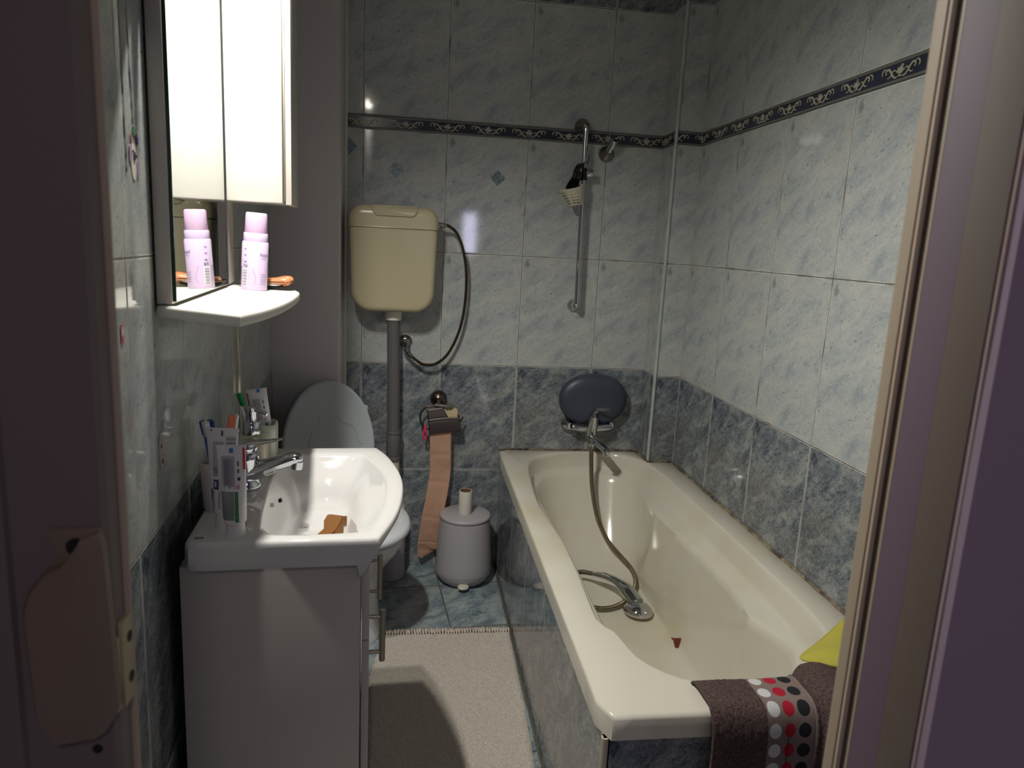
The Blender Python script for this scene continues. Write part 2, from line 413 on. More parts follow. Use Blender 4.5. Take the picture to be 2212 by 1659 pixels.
rows_full = [(0, R1, 0, 1 - R1 / H, 1), (R1, R2, 0, 0, 1), (R2, R3, 1, 0, 1), (R3, R4, 1, 0, 1), (R4, R4 + S, 1, .1, .2), (R4 + S, R5, 1, 0, 1), (R5, CEIL, 0, 0, RT)]
wall('wall_back', (-.45, 0), (XC, 0), lambda p: (p.x - X0) / W, rows_full, (0, -1))
wall('wall_right', (XR, YB), (XR, FY - .1), lambda p: (YO - p.y) / WD, rows_full, (-1, 0))
pA = LWp(0, -.42); pB = LWp(0, 1.84)
wall('wall_left', (pA.x, pA.y), (pB.x, pB.y), lambda p: ((Vector((p.x, p.y)) - Vector((AX, AY))).dot(Vector((DX, DY))) - .023) / .31, rows_full, (1, 0))
# pipe boxing in the right corner: two tiled faces
mb = MB(); L = mb.bm.loops.layers.uv.verify()
for (z0, z1, mi, v0, v1) in rows_full:
    for (a, b, ua, ub) in (((XC, 0), (XC, YB), 3.72, 3.72 + .48), ((XC, YB), (XR, YB), 5.0, 5.32)):
        f = mb.bm.faces.new([mb.bm.verts.new(q) for q in ((a[0], a[1], z0), (b[0], b[1], z0), (b[0], b[1], z1), (a[0], a[1], z1))]); f.material_index = mi
        for l, q in zip(f.loops, ((ua, v0), (ub, v0), (ub, v1), (ua, v1))): l[L].uv = q
tag(mb.build('wall_boxing', [M_TD, M_TL], smooth=False, flip=True), kind='structure')
mb = MB(); mb.lathe([(.0065, ZT - .01), (.0065, CEIL)], (XC - .0005, YB - .0005, 0), n=16)
tag(mb.build('trim_1', M_TRIMB), kind='structure')
# painted boxing in the left back corner
mb = MB()
mb.box(-.42, -.137, -.2, -.001, 0, CEIL, .004)
tag(mb.build('wall_boxing_painted', M_BOXP), kind='structure')
mb = MB(); mb.box(-.1375, -.128, -.012, -.0005, 0, CEIL, .002)
tag(mb.build('trim_2', M_GLUE), kind='structure')
# ceiling and floor
mb = MB(); mb.box(-.9, XR + .06, FY - .15, .06, CEIL, CEIL + .05); tag(mb.build('ceiling', M_CEIL, smooth=False), kind='structure')
FA = math.radians(5.5); fo = Vector((.255, -.182)); fx = Vector((math.cos(FA), math.sin(FA))); fy = Vector((-math.sin(FA), math.cos(FA)))
mb = MB(); L = mb.bm.loops.layers.uv.verify()
q = [(-.7, -5.3), (XR + .4, -5.3), (XR + .4, .05), (-.7, .05)]
f = mb.bm.faces.new([mb.bm.verts.new((x, y, 0)) for x, y in q])
for l, (x, y) in zip(f.loops, q):
    d = Vector((x, y)) - fo; l[L].uv = (d.dot(fx) / .33, d.dot(fy) / .33)
for a, b in ((0, 1),):
    pass
o = mb.build('floor', M_TF, smooth=False); tag(o, kind='structure')
md = o.modifiers.new('s', 'SOLIDIFY'); md.thickness = .05; md.offset = -1
# tiled bath surround
def face_uv(name, pts, uvs, mats, back):
    mb = MB(); L = mb.bm.loops.layers.uv.verify()
    f = mb.bm.faces.new([mb.bm.verts.new(q) for q in pts])
    for l, q in zip(f.loops, uvs): l[L].uv = q
    V = [mb.bm.verts.new(Vector(q) + Vector(back)) for q in pts]; Wv = [mb.bm.verts.new(q) for q in pts]
    g = mb.bm.faces.new(V[::-1]); g.material_index = 1
    for i in range(4): mb.bm.faces.new((Wv[i], Wv[(i + 1) % 4], V[(i + 1) % 4], V[i])).material_index = 1
    return tag(mb.build(name, [mats, M_CEIL], smooth=False), kind='structure')
XP = .497; YP = -1.712; ZP = .462
us = lambda y: (-.44 - y) / .335
face_uv('wall_bath_side', [(XP, 0, 0), (XP, YP, 0), (XP, YP, ZP), (XP, 0, ZP)], [(us(0), .03), (us(YP), .03), (us(YP), .97), (us(0), .97)], M_TD, (.012, 0, 0))
face_uv('wall_bath_end', [(XP, YP, 0), (XR - .001, YP, 0), (XR - .001, YP, ZP), (XP, YP, ZP)], [(.02, .04), (2.2, .04), (2.2, .97), (.02, .97)], M_TD, (0, .012, 0))
mb = MB(); mb.lathe([(.007, 0), (.007, ZP)], (XP + .003, YP + .003, 0), n=14); tag(mb.build('trim_3', plain('cream corner bead', (186, 178, 156), .35)), kind='structure')
# sealant lines along the bath and the floor
def wavy(path, r, amp, m, name):
    P = spline(path, 10); R = [r * (1 + .5 * noise.noise(Vector((p.x * 30, p.y * 30, 3)))) for p in P]
    P = [p + Vector((noise.noise(p * 25) * amp, noise.noise(p * 25 + Vector((9, 0, 0))) * amp, noise.noise(p * 31) * amp)) for p in P]
    mb = MB(); mb.tube(P, R, 8); return tag(mb.build(name, m), kind='structure')
wavy([(XT, -.002, ZT + .001), (.62, -.004, ZT + .002), (.8, -.004, ZT + .002), (XC - .004, -.004, ZT + .003)] , .0042, .002, M_CAULK, 'trim_4')
wavy([(XC - .002, -.01, ZT + .002), (XC - .004, YB - .004, ZT + .002), (1.13, YB - .004, ZT + .002), (XR - .004, YB - .008, ZT + .002)], .0042, .002, M_CAULK, 'trim_5')
wavy([(XR - .004, YB - .008 - k * .15, ZT + .002) for k in range(11)], .0045, .003, M_CAULK, 'trim_6')
wavy([(XP - .003, -.0 - k * .17, .003) for k in range(11)], .0045, .002, plain('dark floor sealant', (88, 86, 76), .7), 'trim_7')

# ---- relief border: navy strip, lips and scroll ornament
def border(name, p0, p1, nrm, u0, step):
    """p0->p1 xy along the wall; u0 = distance of the first joint from p0; step = tile length"""
    p0 = Vector((p0[0], p0[1], 0)); p1 = Vector((p1[0], p1[1], 0)); Lg = (p1 - p0).length; t = (p1 - p0) / Lg; n = Vector((nrm[0], nrm[1], 0)).normalized()
    mp = lambda s, z, o: p0 + t * s + n * o + Vector((0, 0, R4 + z))
    g = MB(); g.loft([[mp(s, .0005, -.004), mp(s, .0005, .005), mp(s, S - .0005, .005), mp(s, S - .0005, -.004)] for s in (0, Lg)])
    root = g.build(name, M_NAVY, smooth=False); tag(root, kind='structure')
    g = MB()
    for zc, r in ((.0035, .003), (S - .005, .0045)):
        g.loft([[mp(s, zc + r * math.cos(2 * PI * k / 10), .005 + r * .8 * math.sin(2 * PI * k / 10)) for k in range(10)] for s in (0, Lg)])
    g.build('border_lip', M_LIP, root)
    g = MB(); o = MB()
    s = u0 - step * math.ceil(u0 / step)
    half = step / 2; zc = .0225
    joints = []
    while s < Lg + step:
        joints.append(s)
        for base in (s, s + half):
            def put(path, r, flat=.6):
                pts = [q for q in path if 0.001 < base + q[0] < Lg - .001]
                if len(pts) > 2:
                    rr = [r * 1.25 * (.35 + .65 * math.sin(PI * (k + .6) / (len(pts) + .2))) for k in range(len(pts))]
                    o.tube([mp(base + q[0], zc + q[1], .0062) for q in pts], rr, 6, flat=flat, up=tuple(n))
            for a in (-70, -38, 0, 38, 70):   # palmette
                aa = math.radians(a); put([(math.sin(aa) * d, -.004 + math.cos(aa) * d) for d in (0, .003, .007, .011, .0145)], .0024)
            put([(-.006, -.009), (-.002, -.0105), (.002, -.0105), (.006, -.009)], .0018)
            for sg in (1, -1):
                put([(sg * x, z) for x, z in ((.008, -.011), (.014, -.0125), (.021, -.010), (.027, -.0035), (.033, .004), (.04, .0095), (.047, .0095), (.051, .005), (.049, .0005), (.045, .0012))], .0024)
                put([(sg * x, z) for x, z in ((.0135, .001), (.02, .0045), (.026, .002), (.029, -.004), (.036, -.009), (.043, -.0085))], .0016)
                put([(sg * x, z) for x, z in ((.05, .011), (.056, .0125), (.062, .009), (.064, .003), (.06, -.001))], .0017)
            for k in range(9):   # bunch between the scrolls
                px_ = half / 2 * 2 - .0 + random.uniform(-.008, .008); pz = random.uniform(-.009, .011)
                put([(px_ - .0022, pz), (px_ - .0008, pz + .001), (px_ + .0008, pz + .001), (px_ + .0022, pz)], .0022)
        s += step
    o.build('relief_scroll', M_ORN, root)
    for s in joints:
        if 0 < s < Lg: g.loft([[mp(s + d, .001, .0), mp(s + d, .001, .0075), mp(s + d, S - .001, .0075), mp(s + d, S - .001, .0)] for d in (-.001, .001)])
    if g.bm.verts: g.build('grout_joint', M_LIP, root, smooth=False)
    return root
border('trim_8', (-.137, 0), (XC, 0), (0, -1), X0 + .137, W)
border('trim_9', (XC, 0), (XC, YB), (-1, 0), .2, W)
border('trim_10', (XC, YB), (XR, YB), (0, -1), -.02, W)
border('trim_11', (XR, YB), (XR, FY), (-1, 0), YB - YO, WD)

# ---- door wall with its opening, the frame, the hall
OX0, OX1, DH = -.127, .602, 2.12
mb = MB(); mb.box(-.62, OX0 - .03, FY - .0285, FY, 0, CEIL); mb.box(OX1 + .10, XR + .05, FY - .10, FY, 0, CEIL); mb.box(OX0 - .03, OX1 + .06, FY - .12, FY, DH, CEIL)
tag(mb.build('wall_front', M_HALL, smooth=False), kind='structure')
def extr(outline, z0, z1, m, mats, name, parent=None, bev=.0):
    mb = MB(); mb.loft([[(x, y, z) for x, y in outline] for z in (z0, z1)])
    return mb.build(name, mats, parent, ang=25)
# right jamb: far bead, beige reveal, near bead, then mauve stop and casing toward the hall
dr = bpy.data.objects.new('door_1', None); COL.objects.link(dr); tag(dr, kind='structure')
def arc(cx, cy, r, a0, a1, n=6): return [(cx + r * math.cos(math.radians(a0 + (a1 - a0) * k / n)), cy + r * math.sin(math.radians(a0 + (a1 - a0) * k / n))) for k in range(n + 1)]
extr([(.64, FY - .0), (.64, FY + .004)] + arc(.602, FY - .001, .005, 90, 180) + [(.597, FY - .0145), (.6035, FY - .0165), (.6035, FY - .03), (.64, FY - .03)], 0, DH, 0, M_JAMB, 'jamb_lining', dr)
extr(arc(.600, FY - .0190, .003, 0, 360, 12)[:-1], 0, DH, 0, M_JAMBE, 'jamb_bead', dr)
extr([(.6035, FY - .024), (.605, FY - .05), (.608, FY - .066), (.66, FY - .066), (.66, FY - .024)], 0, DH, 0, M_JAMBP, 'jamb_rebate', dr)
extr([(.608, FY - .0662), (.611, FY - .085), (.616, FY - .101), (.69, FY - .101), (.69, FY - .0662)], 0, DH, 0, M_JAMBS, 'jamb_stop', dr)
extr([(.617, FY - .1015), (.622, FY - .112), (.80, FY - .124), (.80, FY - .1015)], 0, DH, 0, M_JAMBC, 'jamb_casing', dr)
mb = MB(); P = [(.6185 + .0014 * noise.noise(Vector((0, 0, z * 4))), FY - .104 + .001 * noise.noise(Vector((5, 0, z * 5))), z) for z in [k * .02 for k in range(int(DH / .02))]]
mb.tube(P, .0012, 6); mb.build('paint_ridge', M_JAMBE, dr)
mb = MB(); mb.box(OX0 - .03, OX1 + .06, FY - .12, FY, DH - .03, DH, .004); mb.build('head_lining', M_JAMB, dr)
# left jamb facing the hall, with the rim lock keeper
extr([(OX0, FY + .004), (OX0 - .001, FY - .024), (OX0 - .005, FY - .03), (OX0 - .5, FY - .03), (OX0 - .5, FY - .01), (OX0 - .03, FY + .004)], 0, DH, 0, M_LEAF, 'jamb_lining', dr)
extr(arc(OX0 + .001, FY - .0, .004, 0, 360, 10)[:-1], 0, DH, 0, M_JAMBE, 'jamb_bead', dr)
extr([(OX0 - .078, FY - .03), (OX0 - .080, FY - .036), (OX0 - .5, FY - .036), (OX0 - .5, FY - .03)], 0, DH, 0, M_LEAF, 'jamb_casing', dr)

# hall shell behind the camera
mb = MB()
mb.box(-1.0, -.95, -5.2, FY - .1, 0, CEIL); tag(mb.build('wall_hall_left', M_HALL, smooth=False), kind='structure')
mb = MB(); mb.box(1.6, 1.65, -5.2, FY - .1, 0, CEIL); tag(mb.build('wall_hall_right', M_HALL, smooth=False), kind='structure')
mb = MB(); mb.box(-1.0, .64, -5.25, -5.2, 0, CEIL); mb.box(.78, 1.65, -5.25, -5.2, 0, CEIL); mb.box(.64, .78, -5.25, -5.2, 0, 1.22); mb.box(.64, .78, -5.25, -5.2, 1.65, CEIL)
tag(mb.build('wall_hall_back', M_HALL, smooth=False), kind='structure')
mb = MB(); mb.box(.64, .78, -5.24, -5.23, 1.22, 1.65); o = mb.build('window_1', M_DAY, smooth=False); tag(o, kind='structure')
mb = MB(); mb.box(-1.0, 1.65, -5.25, FY - .12, CEIL, CEIL + .05); tag(mb.build('ceiling_hall', M_CEIL, smooth=False), kind='structure')
hl = thing('hall_fill', 'round white fill light added in the hall behind the camera', 'lamp', (.2, -3.9, CEIL))  # made-up fixture, added as fill light from the hall side
mb = MB(); mb.lathe([(.14, 0), (.14, -.02), (.12, -.05), (.06, -.07), (.001, -.075)], n=32); mb.build('fill_dome', M_HFILL, hl)
def light(name, typ, loc, energy, col, parent=None, **kw):
    ld = bpy.data.lights.new(name, typ); ld.energy = energy; ld.color = col
    for k, v in kw.items(): setattr(ld, k, v)
    o = bpy.data.objects.new(name, ld); COL.objects.link(o); o.location = loc
    if parent: o.parent = parent
    return o
light('hall_fill_light', 'AREA', (0, 0, -.1), HALL_W, HALL_COL, hl, shape='DISK', size=.3)

exec_parts = []
# ================================================================= BATH
def build_bath():
    root = thing('bathtub', 'long cream enamel bathtub built into tiled surround along right wall', 'bathtub', (XT, YT, 0))
    N = 160; c = (.83, -.85)
    outer = rrect(XT, XR - .002, YT, -.002, [.0, .0, .0, .02], 4)
    outer = [(XT + .0, -.002)] if 0 else outer
    # outline with the notch of the corner boxing
    o_pts = [(XT, -.002), (XT, YT + .012), (XT + .004, YT + .003), (XT + .012, YT), (XR - .002, YT), (XR - .002, YB - .003), (XC - .002, YB - .003), (XC - .002, -.002)]
    outer = by_angle(o_pts, c, N)
    # opening edge, anticlockwise from the right side
    op = [(1.098, -.85), (1.094, -.55), (1.09, -.4), (1.084, -.25), (1.058, -.135), (1.0, -.058), (.93, -.032), (.858, -.026), (.78, -.032), (.70, -.055), (.635, -.10), (.596, -.165), (.577, -.25), (.562, -.42),
          (.553, -.62), (.562, -.78), (.573, -.92), (.573, -1.1), (.568, -1.25), (.5645, -1.34), (.565, -1.378), (.571, -1.398), (.588, -1.412), (.597, -1.45), (.612, -1.525), (.64, -1.57), (.69, -1.61), (.78, -1.632), (.9, -1.632), (.99, -1.60), (1.05, -1.545),
          (1.082, -1.46), (1.098, -1.35), (1.1, -1.1)]
    op = [(p.x, p.y) for p in spline([(x, y, 0) for x, y in op] + [(1.098, -.85, 0)], 5)][:-1]
    edge = by_angle(op, c, N)
    flo = [(p[0], p[1]) for p in rrect(.70, .985, -1.38, -.30, [.14, .12, .12, .14], 8)]
    floor_ = by_angle(flo, c, N)
    mid = [(1.03, -.85), (1.0, -.5), (1.02, -.34), (1.035, -.21), (1.0, -.12), (.93, -.078), (.85, -.066), (.76, -.074), (.68, -.115), (.628, -.20), (.606, -.32), (.612, -.6), (.62, -.9), (.618, -1.2), (.625, -1.38), (.66, -1.49), (.72, -1.545), (.82, -1.565), (.93, -1.55), (1.0, -1.49), (1.04, -1.41), (1.06, -1.36), (1.02, -1.335), (1.005, -1.29), (1.035, -1.08)]
    mid = [(p.x, p.y) for p in spline([(x, y, 0) for x, y in mid] + [(1.03, -.85, 0)], 4)][:-1]
    mid = by_angle(mid, c, N)
    lerp = lambda A, B, t: [(a[0] + (b[0] - a[0]) * t, a[1] + (b[1] - a[1]) * t) for a, b in zip(A, B)]
    ins = lambda A, t: lerp(A, [c] * N, t)
    R = lambda A, z: [(x, y, z) for x, y in A]
    def led(A, z0, drop):  # ledge height only on the right side
        return [(x, y, z0) for x, y in A]
    up = lerp(edge, mid, .28)
    rings = [R(outer, .463), R(outer, ZT - .008), R(ins(outer, .004), ZT - .002), R(ins(outer, .012), ZT),
             R(ins(edge, -.016), ZT), R(ins(edge, -.004), ZT - .001), R(ins(edge, .006), ZT - .006), R(lerp(edge, mid, .10), ZT - .02), R(lerp(edge, mid, .22), ZT - .056), R(lerp(edge, mid, .34), ZT - .073),
             R(lerp(edge, mid, .86), ZT - .080), R(mid, ZT - .086), R(lerp(mid, floor_, .05), ZT - .11), R(lerp(mid, floor_, .3), .30), R(lerp(mid, floor_, .62), .18), R(lerp(mid, floor_, .82), .135), R(lerp(mid, floor_, .98), .118), R(ins(floor_, .25), .112), R(ins(floor_, .7), .11), R(ins(floor_, .97), .11)]
    mb = MB(); mb.loft(rings, cap0=False, cap1=True)
    mb.build('bath_shell', M_TUB, root, off=root.location, ang=60)
    return root
build_bath()

# ================================================================= TOILET, CISTERN, PIPES
def build_cistern():
    root = thing('toilet_cistern', 'aged cream plastic wall-hung toilet cistern above the grey flush pipe', 'cistern', (.052, -.001, 1.08))
    def slab(name, ol, y0, y1, r, parent, m, n=5):
        c = (sum(p[0] for p in ol) / len(ol), sum(p[1] for p in ol) / len(ol)); rings = [[(x, y1, z) for x, z in ol]]
        for k in range(n + 1):
            a = PI / 2 * k / n; d = r * (1 - math.cos(a)); y = y0 + r * (1 - math.sin(a))
            ring = []
            for i, p in enumerate(ol):
                a_ = Vector(ol[i - 1]); b_ = Vector(ol[(i + 1) % len(ol)]); t = (b_ - a_); nn = Vector((t.y, -t.x)); nn = nn.normalized() if nn.length > 1e-9 else Vector((0, 0))
                if nn.dot(Vector(c) - Vector(p)) < 0: nn = -nn
                if abs(p[1] - 1.382) < .008: nn = Vector((nn.x, 0))
                q = Vector(p) + nn * d; ring.append((q.x, y, q.y))
            rings.append(ring)
        mb = MB(); mb.loft(rings); return mb.build(name, m, parent, off=root.location, ang=50)
    # front outlines in x,z; slight taper to the bottom
    tap = lambda ol: [(.052 + (x - .052) * (.94 + .06 * min(1, max(0, (z - 1.08) / .28))), z) for x, z in ol]
    body = tap(rrect(-.108, .209, 1.078, 1.381, [.004, .004, .075, .075], 10))
    slab('tank', body, -.155, -.001, .022, root, M_CREAM)
    lid = rrect(-.111, .212, 1.383, 1.462, [.05, .05, .004, .004], 8)
    lo = slab('tank_lid', lid, -.158, -.001, .03, root, M_CREAM)
    b = rrect(-.028, .136, 1.425, 1.4636, [.002, .002, .026, .026], 6)
    mb = MB()
    o = [(x, z) for x, z in b]
    mb.loft([[(x, -.161 + .03 * max(0, (z - 1.435) / .03) ** 2.2 * 1.0, z) for x, z in rrect(-.0288, .1368, 1.4242, 1.4640, [.002, .002, .027, .027], 6)], [(x, -.03, z) for x, z in rrect(-.0288, .1368, 1.4242, 1.4640, [.002, .002, .027, .027], 6)]])
    mb.build('button_gap', M_DARK, root, off=root.location)
    mb = MB(); mb.loft([[(x, -.1618 + .031 * max(0, (z - 1.435) / .03) ** 2.2, z) for x, z in b], [(x, -.03, z) for x, z in [(x, z + .0004) for x, z in b]]])
    mb.build('flush_button', M_CREAM, root, off=root.location)
    mb = MB(); mb.lathe([(.031, 1.08), (.0315, 1.078), (.0315, 1.043), (.029, 1.040)], (.052, -.07, 0)); mb.build('outlet_collar', plain('white collar', (232, 228, 218), .4), root, off=root.location)
    mb = MB(); mb.lathe([(.012, 0), (.012, .012)], (.208, -.07, 1.403), (1, 0, 0)); mb.build('inlet_boss', M_CREAM2, root, off=root.location)
build_cistern()
fp = thing('flush_pipe', 'dark grey vertical flush pipe running down from the cistern', 'pipe', (.058, -.07, .43))
mb = MB(); mb.tube([(.053, -.07, 1.041), (.058, -.07, .8), (.062, -.07, .52)], .0245, 24); mb.build('pipe', M_PIPE, fp, off=fp.location)
mb = MB()
for z0, z1, r in ((.485, .60, .0275), (.592, .604, .0295), (.484, .5, .030)): mb.lathe([(r - .001, z0), (r, z0 + .002), (r, z1 - .002), (r - .001, z1)], (.0615, -.07, 0), n=28)
mb.build('socket', M_PIPE, fp, off=fp.location)
mb = MB(); mb.tube(spline([(.063, -.07, .49), (.064, -.07, .42), (.058, -.09, .37), (.02, -.16, .345), (-.06, -.27, .33)], 6), .0235, 20); mb.build('lower_bend', M_CREAM2, fp, off=fp.location)
# angle valve and braided hose
av = thing('angle_valve', 'small chrome angle valve on the tiles right of the grey pipe', 'valve', (.1, 0, .945))
mb = MB(); mb.lathe([(.026, 0), (.026, .003), (.017, .013), (.010, .016)], (.1, -.0005, .95), (0, -1, 0), 28); mb.build('rosette', M_CHROMED, av, off=av.location)
mb = MB(); mb.tube([(.1, -.012, .95), (.1, -.05, .948)], .009, 14); mb.tube([(.1, -.048, .965), (.1, -.048, .925)], [.011, .011], 6); mb.tube([(.1, -.048, .93), (.106, -.05, .915)], .0085, 8); mb.build('valve_body', M_CHROMED, av, off=av.location)
mb = MB(); mb.lathe([(.008, 0), (.013, .004), (.013, .014), (.009, .018)], (.1, -.052, .95), (-.15, -1, -.1), 8); mb.build('valve_knob', M_CHROMED, av, off=av.location)
def hose(name, pts, r, mat, label, cat, n=8, loc=None):
    P = spline(pts, 14); th = thing(name, label, cat, loc or pts[-1])
    mb = MB(); L = mb.bm.loops.layers.uv.verify(); dist = [0]
    for a, b in zip(P, P[1:]): dist.append(dist[-1] + (b - a).length)
    mb.tube(P, r, n)
    mb.bm.verts.ensure_lookup_table(); mb.bm.faces.ensure_lookup_table(); idx = {v: i // n for i, v in enumerate(mb.bm.verts)}
    for f in mb.bm.faces:
        for l in f.loops: l[L].uv = (dist[idx[l.vert]] * 2.2, 0)
    mb.build('hose', mat, th, off=th.location)
    return th, P
th, P = hose('supply_hose', [(.228, -.07, 1.404), (.252, -.068, 1.402), (.285, -.062, 1.375), (.312, -.055, 1.31), (.327, -.05, 1.22), (.325, -.045, 1.10), (.306, -.045, 1.0), (.268, -.045, .915), (.222, -.05, .873), (.175, -.052, .867), (.132, -.052, .893), (.108, -.05, .915)], .0058, M_HOSE2, 'thin braided hose curving from the cistern to the angle valve', 'hose', 12)
mb = MB(); mb.lathe([(.009, -.004), (.0105, 0), (.0105, .012), (.008, .015)], (.218, -.07, 1.403), (1, 0, 0), 6); mb.tube([(.23, -.07, 1.404), (.245, -.069, 1.403)], .0075, 12); mb.build('ferrule', M_CHROMED, th, off=th.location)
mb = MB(); mb.tube([(.112, -.0505, .912), (.126, -.052, .898)], .0078, 12); mb.build('ferrule', M_CHROMED, th, off=th.location)

def build_toilet():
    a = math.radians(24)
    root = thing('toilet', 'white toilet with raised grey lid behind the washbasin', 'toilet', (-.145, -.31, 0), a)
    # local: -y is forward; hinge at y=0
    def egg(w, y0, y1, z, n=40, p=1.0):
        out = []
        for k in range(n):
            t = 2 * PI * k / n; cx, cy = math.cos(t), math.sin(t)
            ym = y0 + (y1 - y0) * .42
            ry = (y0 - ym) if cy > 0 else (ym - y1)
            out.append((w * cx * (1 if cy < 0 else 1.0), ym + ry * cy, z))
        return out
    mb = MB()
    mb.loft([egg(.118, .10, -.345, .0), egg(.12, .10, -.347, .02), egg(.112, .09, -.335, .05), egg(.112, .09, -.325, .12), egg(.116, .09, -.325, .19), egg(.135, .09, -.35, .26), egg(.165, .08, -.42, .33), egg(.175, .08, -.45, .37), egg(.178, .08, -.455, .392), egg(.165, .07, -.44, .396), egg(.13, .0, -.40, .39), egg(.11, -.03, -.36, .30), egg(.07, -.08, -.28, .22), egg(.02, -.12, -.2, .2)])
    mb.build('bowl', M_CERT, root, ang=70)
    mb = MB()
    mb.loft([egg(.135, .0, -.41, .402), egg(.182, .02, -.465, .400), egg(.187, .025, -.47, .407), egg(.187, .025, -.47, .418), egg(.178, .015, -.46, .428), egg(.15, -.0, -.43, .430), egg(.12, -.03, -.38, .425), egg(.115, -.035, -.375, .41), egg(.135, .0, -.41, .402)], False, False)
    mb.build('seat', M_CERT, root, ang=70)
    # raised lid, leaning back
    lid = bpy.data.objects.new('lid_pivot', None)
    bpy.data.objects.remove(lid)
    th_ = math.radians(7)
    def up(ring): return [(x, .03 + (-y) * math.sin(th_) + zz * math.cos(th_), .41 + (-y) * math.cos(th_) + zz * math.sin(th_) * -1) for x, y, zz in ring]
    E = lambda w, y0, y1, z: egg(w, y0, y1, z, 56)
    mb = MB()
    mb.loft([up(E(.165, .0, -.42, .0)), up(E(.17, .004, -.426, -.006)), up(E(.17, .004, -.426, -.016)), up(E(.165, .0, -.42, -.020)), up(E(.159, -.006, -.412, -.0195)), up(E(.155, -.01, -.405, -.016)), up(E(.09, -.05, -.33, -.0155)), up(E(.02, -.1, -.2, -.0155))])
    mb.build('lid', M_LID, root, ang=50)
    mb = MB(); mb.box(.122, .150, .052, .066, .700, .735, .006); mb.build('lid_bumper', M_LID, root)
    mb = MB(); mb.tube([(-.10, .015, .408), (.10, .015, .408)], .012, 14); mb.build('hinge', M_CERT, root)
    # hairline scratches inside the lid
    for pts in ([(.03, -.30), (.05, -.27), (.09, -.25), (.105, -.20), (.12, -.18)], [(-.07, -.15), (-.075, -.2), (-.065, -.24)], [(-.04, -.27), (-.035, -.30)], [(.05, -.14), (.055, -.16)]):
        mb = MB(); mb.tube([up([(x, y, -.0168)])[0] for x, y in [(p.x, p.y) for p in spline([(x, y, 0) for x, y in pts], 5)]], .0006, 4)
        mb.build('scratch', M_CREASE, root)
build_toilet()
bh = thing('toilet_brush_holder', 'lilac-grey cylindrical brush holder between toilet and back wall', 'brush holder', (.062, -.1, 0))
mb = MB(); mb.lathe([(.046, .0), (.051, .004), (.053, .02), (.054, .2), (.054, .30), (.05, .305)], (0, 0, 0)); mb.build('holder_cup', M_BIN, bh)
mb = MB(); mb.lathe([(.05, .305), (.045, .31), (.012, .315), (.010, .34)], (0, 0, 0), n=24); mb.build('lid', M_BIN, bh)

# pedal bin with the paper core
pb = thing('pedal_bin', 'lilac-grey rounded pedal bin standing against back wall beside bath', 'bin', (.352, -.135, 0))
mb = MB(); mb.lathe([(.070, 0), (.076, .002), (.095, .016), (.1085, .038), (.1125, .056), (.1120, .075), (.1075, .16), (.1025, .24), (.1, .268), (.0965, .27)], (0, 0, 0), n=64); mb.build('body', M_BIN, pb, ang=50)
mb = MB(); mb.lathe([(.099, .271), (.1015, .273), (.102, .279), (.1, .284), (.095, .2865), (.03, .288), (.001, .288)], (0, 0, 0), n=64); mb.build('lid', M_BIN, pb, ang=50)
mb = MB(); mb.lathe([(.1138, .056), (.1135, .0595)], n=64, cap=False) if 0 else mb.lathe([(.1, .053), (.1128, .0535), (.1129, .0545), (.1, .055)], n=64); mb.build('seam', M_BIN, pb)
mb = MB(); mb.lathe([(.0, 0), (.02, .0), (.022, .003), (.021, .007), (.017, .009), (.0, .0095)], (-.006, -.109, .019), (0, -.4, 1), 28, 1, .7)
mb.tube([(-.006, -.07, .014), (-.006, -.105, .019)], .008, 10); mb.build('pedal', M_BINP, pb)
rl = thing('empty_toilet_roll', 'nearly empty white tissue roll upright on the bin lid', 'toilet roll', (.35, -.14, .288))
mb = MB(); mb.loft([[(r * math.cos(2 * PI * k / 40), r * math.sin(2 * PI * k / 40), z) for k in range(40)] for r, z in ((.0215, 0), (.0255, 0), (.0262, .002), (.026, .092), (.0255, .094), (.0228, .094))], False, False); mb.build('tissue', M_PAPERW, rl)
mb = MB(); mb.loft([[(r * math.cos(2 * PI * k / 40), r * math.sin(2 * PI * k / 40), z) for k in range(40)] for r, z in ((.0228, .0942), (.0212, .0942), (.0208, .01), (.0208, .001))], False, True); mb.build('cardboard_core', M_CARD, rl)

# paper holder, paper strip, hair tie
ph = thing('toilet_paper_holder', 'bronze toilet paper holder with flap on dark tiles above bin', 'paper holder', (.237, 0, .72))
mb = MB(); mb.lathe([(.034, 0), (.034, .004), (.031, .014), (.022, .024), (.010, .030), (.009, .036)], (.237, -.0005, .722), (0, -1, 0), 36); mb.build('rosette', M_BRONZE, ph, off=ph.location)
mb = MB(); mb.tube([(.237, -.03, .718), (.237, -.056, .706)], .007, 12); mb.tube([(.222, -.05, .706), (.262, -.05, .702)], .0085, 12); mb.build('arm', M_CHROMED, ph, off=ph.location)
mb = MB(); mb.tube(spline([(.236, -.05, .705), (.205, -.05, .700), (.186, -.05, .695), (.168, -.05, .675), (.165, -.05, .645), (.176, -.05, .62), (.2, -.052, .607), (.25, -.056, .605), (.29, -.056, .61), (.316, -.054, .628), (.336, -.05, .66)], 8), .0038, 10)
mb.build('wire_loop', M_BRONZE, ph, off=ph.location)
def flap(u, v):
    x = .19 + u * .126 - .004 * (1 - v) * 0; z = .698 - v * .098 + u * .012 - .010 + .004 * math.sin(u * PI)
    y = -.058 - .010 * math.sin(v * PI * .55) - (.004 if v > .55 else 0)
    return (x + v * .012, y, z)
mb = MB()
vs = {}
def inside(u, v): return not (u > .45 + .35 * v and v < .42)
mb.grid(lambda u, v: flap(u, .40 + .60 * v), 20, 14)
mb.grid(lambda u, v: flap(u * (.50 + .14 * v), .40 * v), 12, 10)
mb.build('metal_flap', M_FLAP, ph, off=ph.location, solid=.0015)
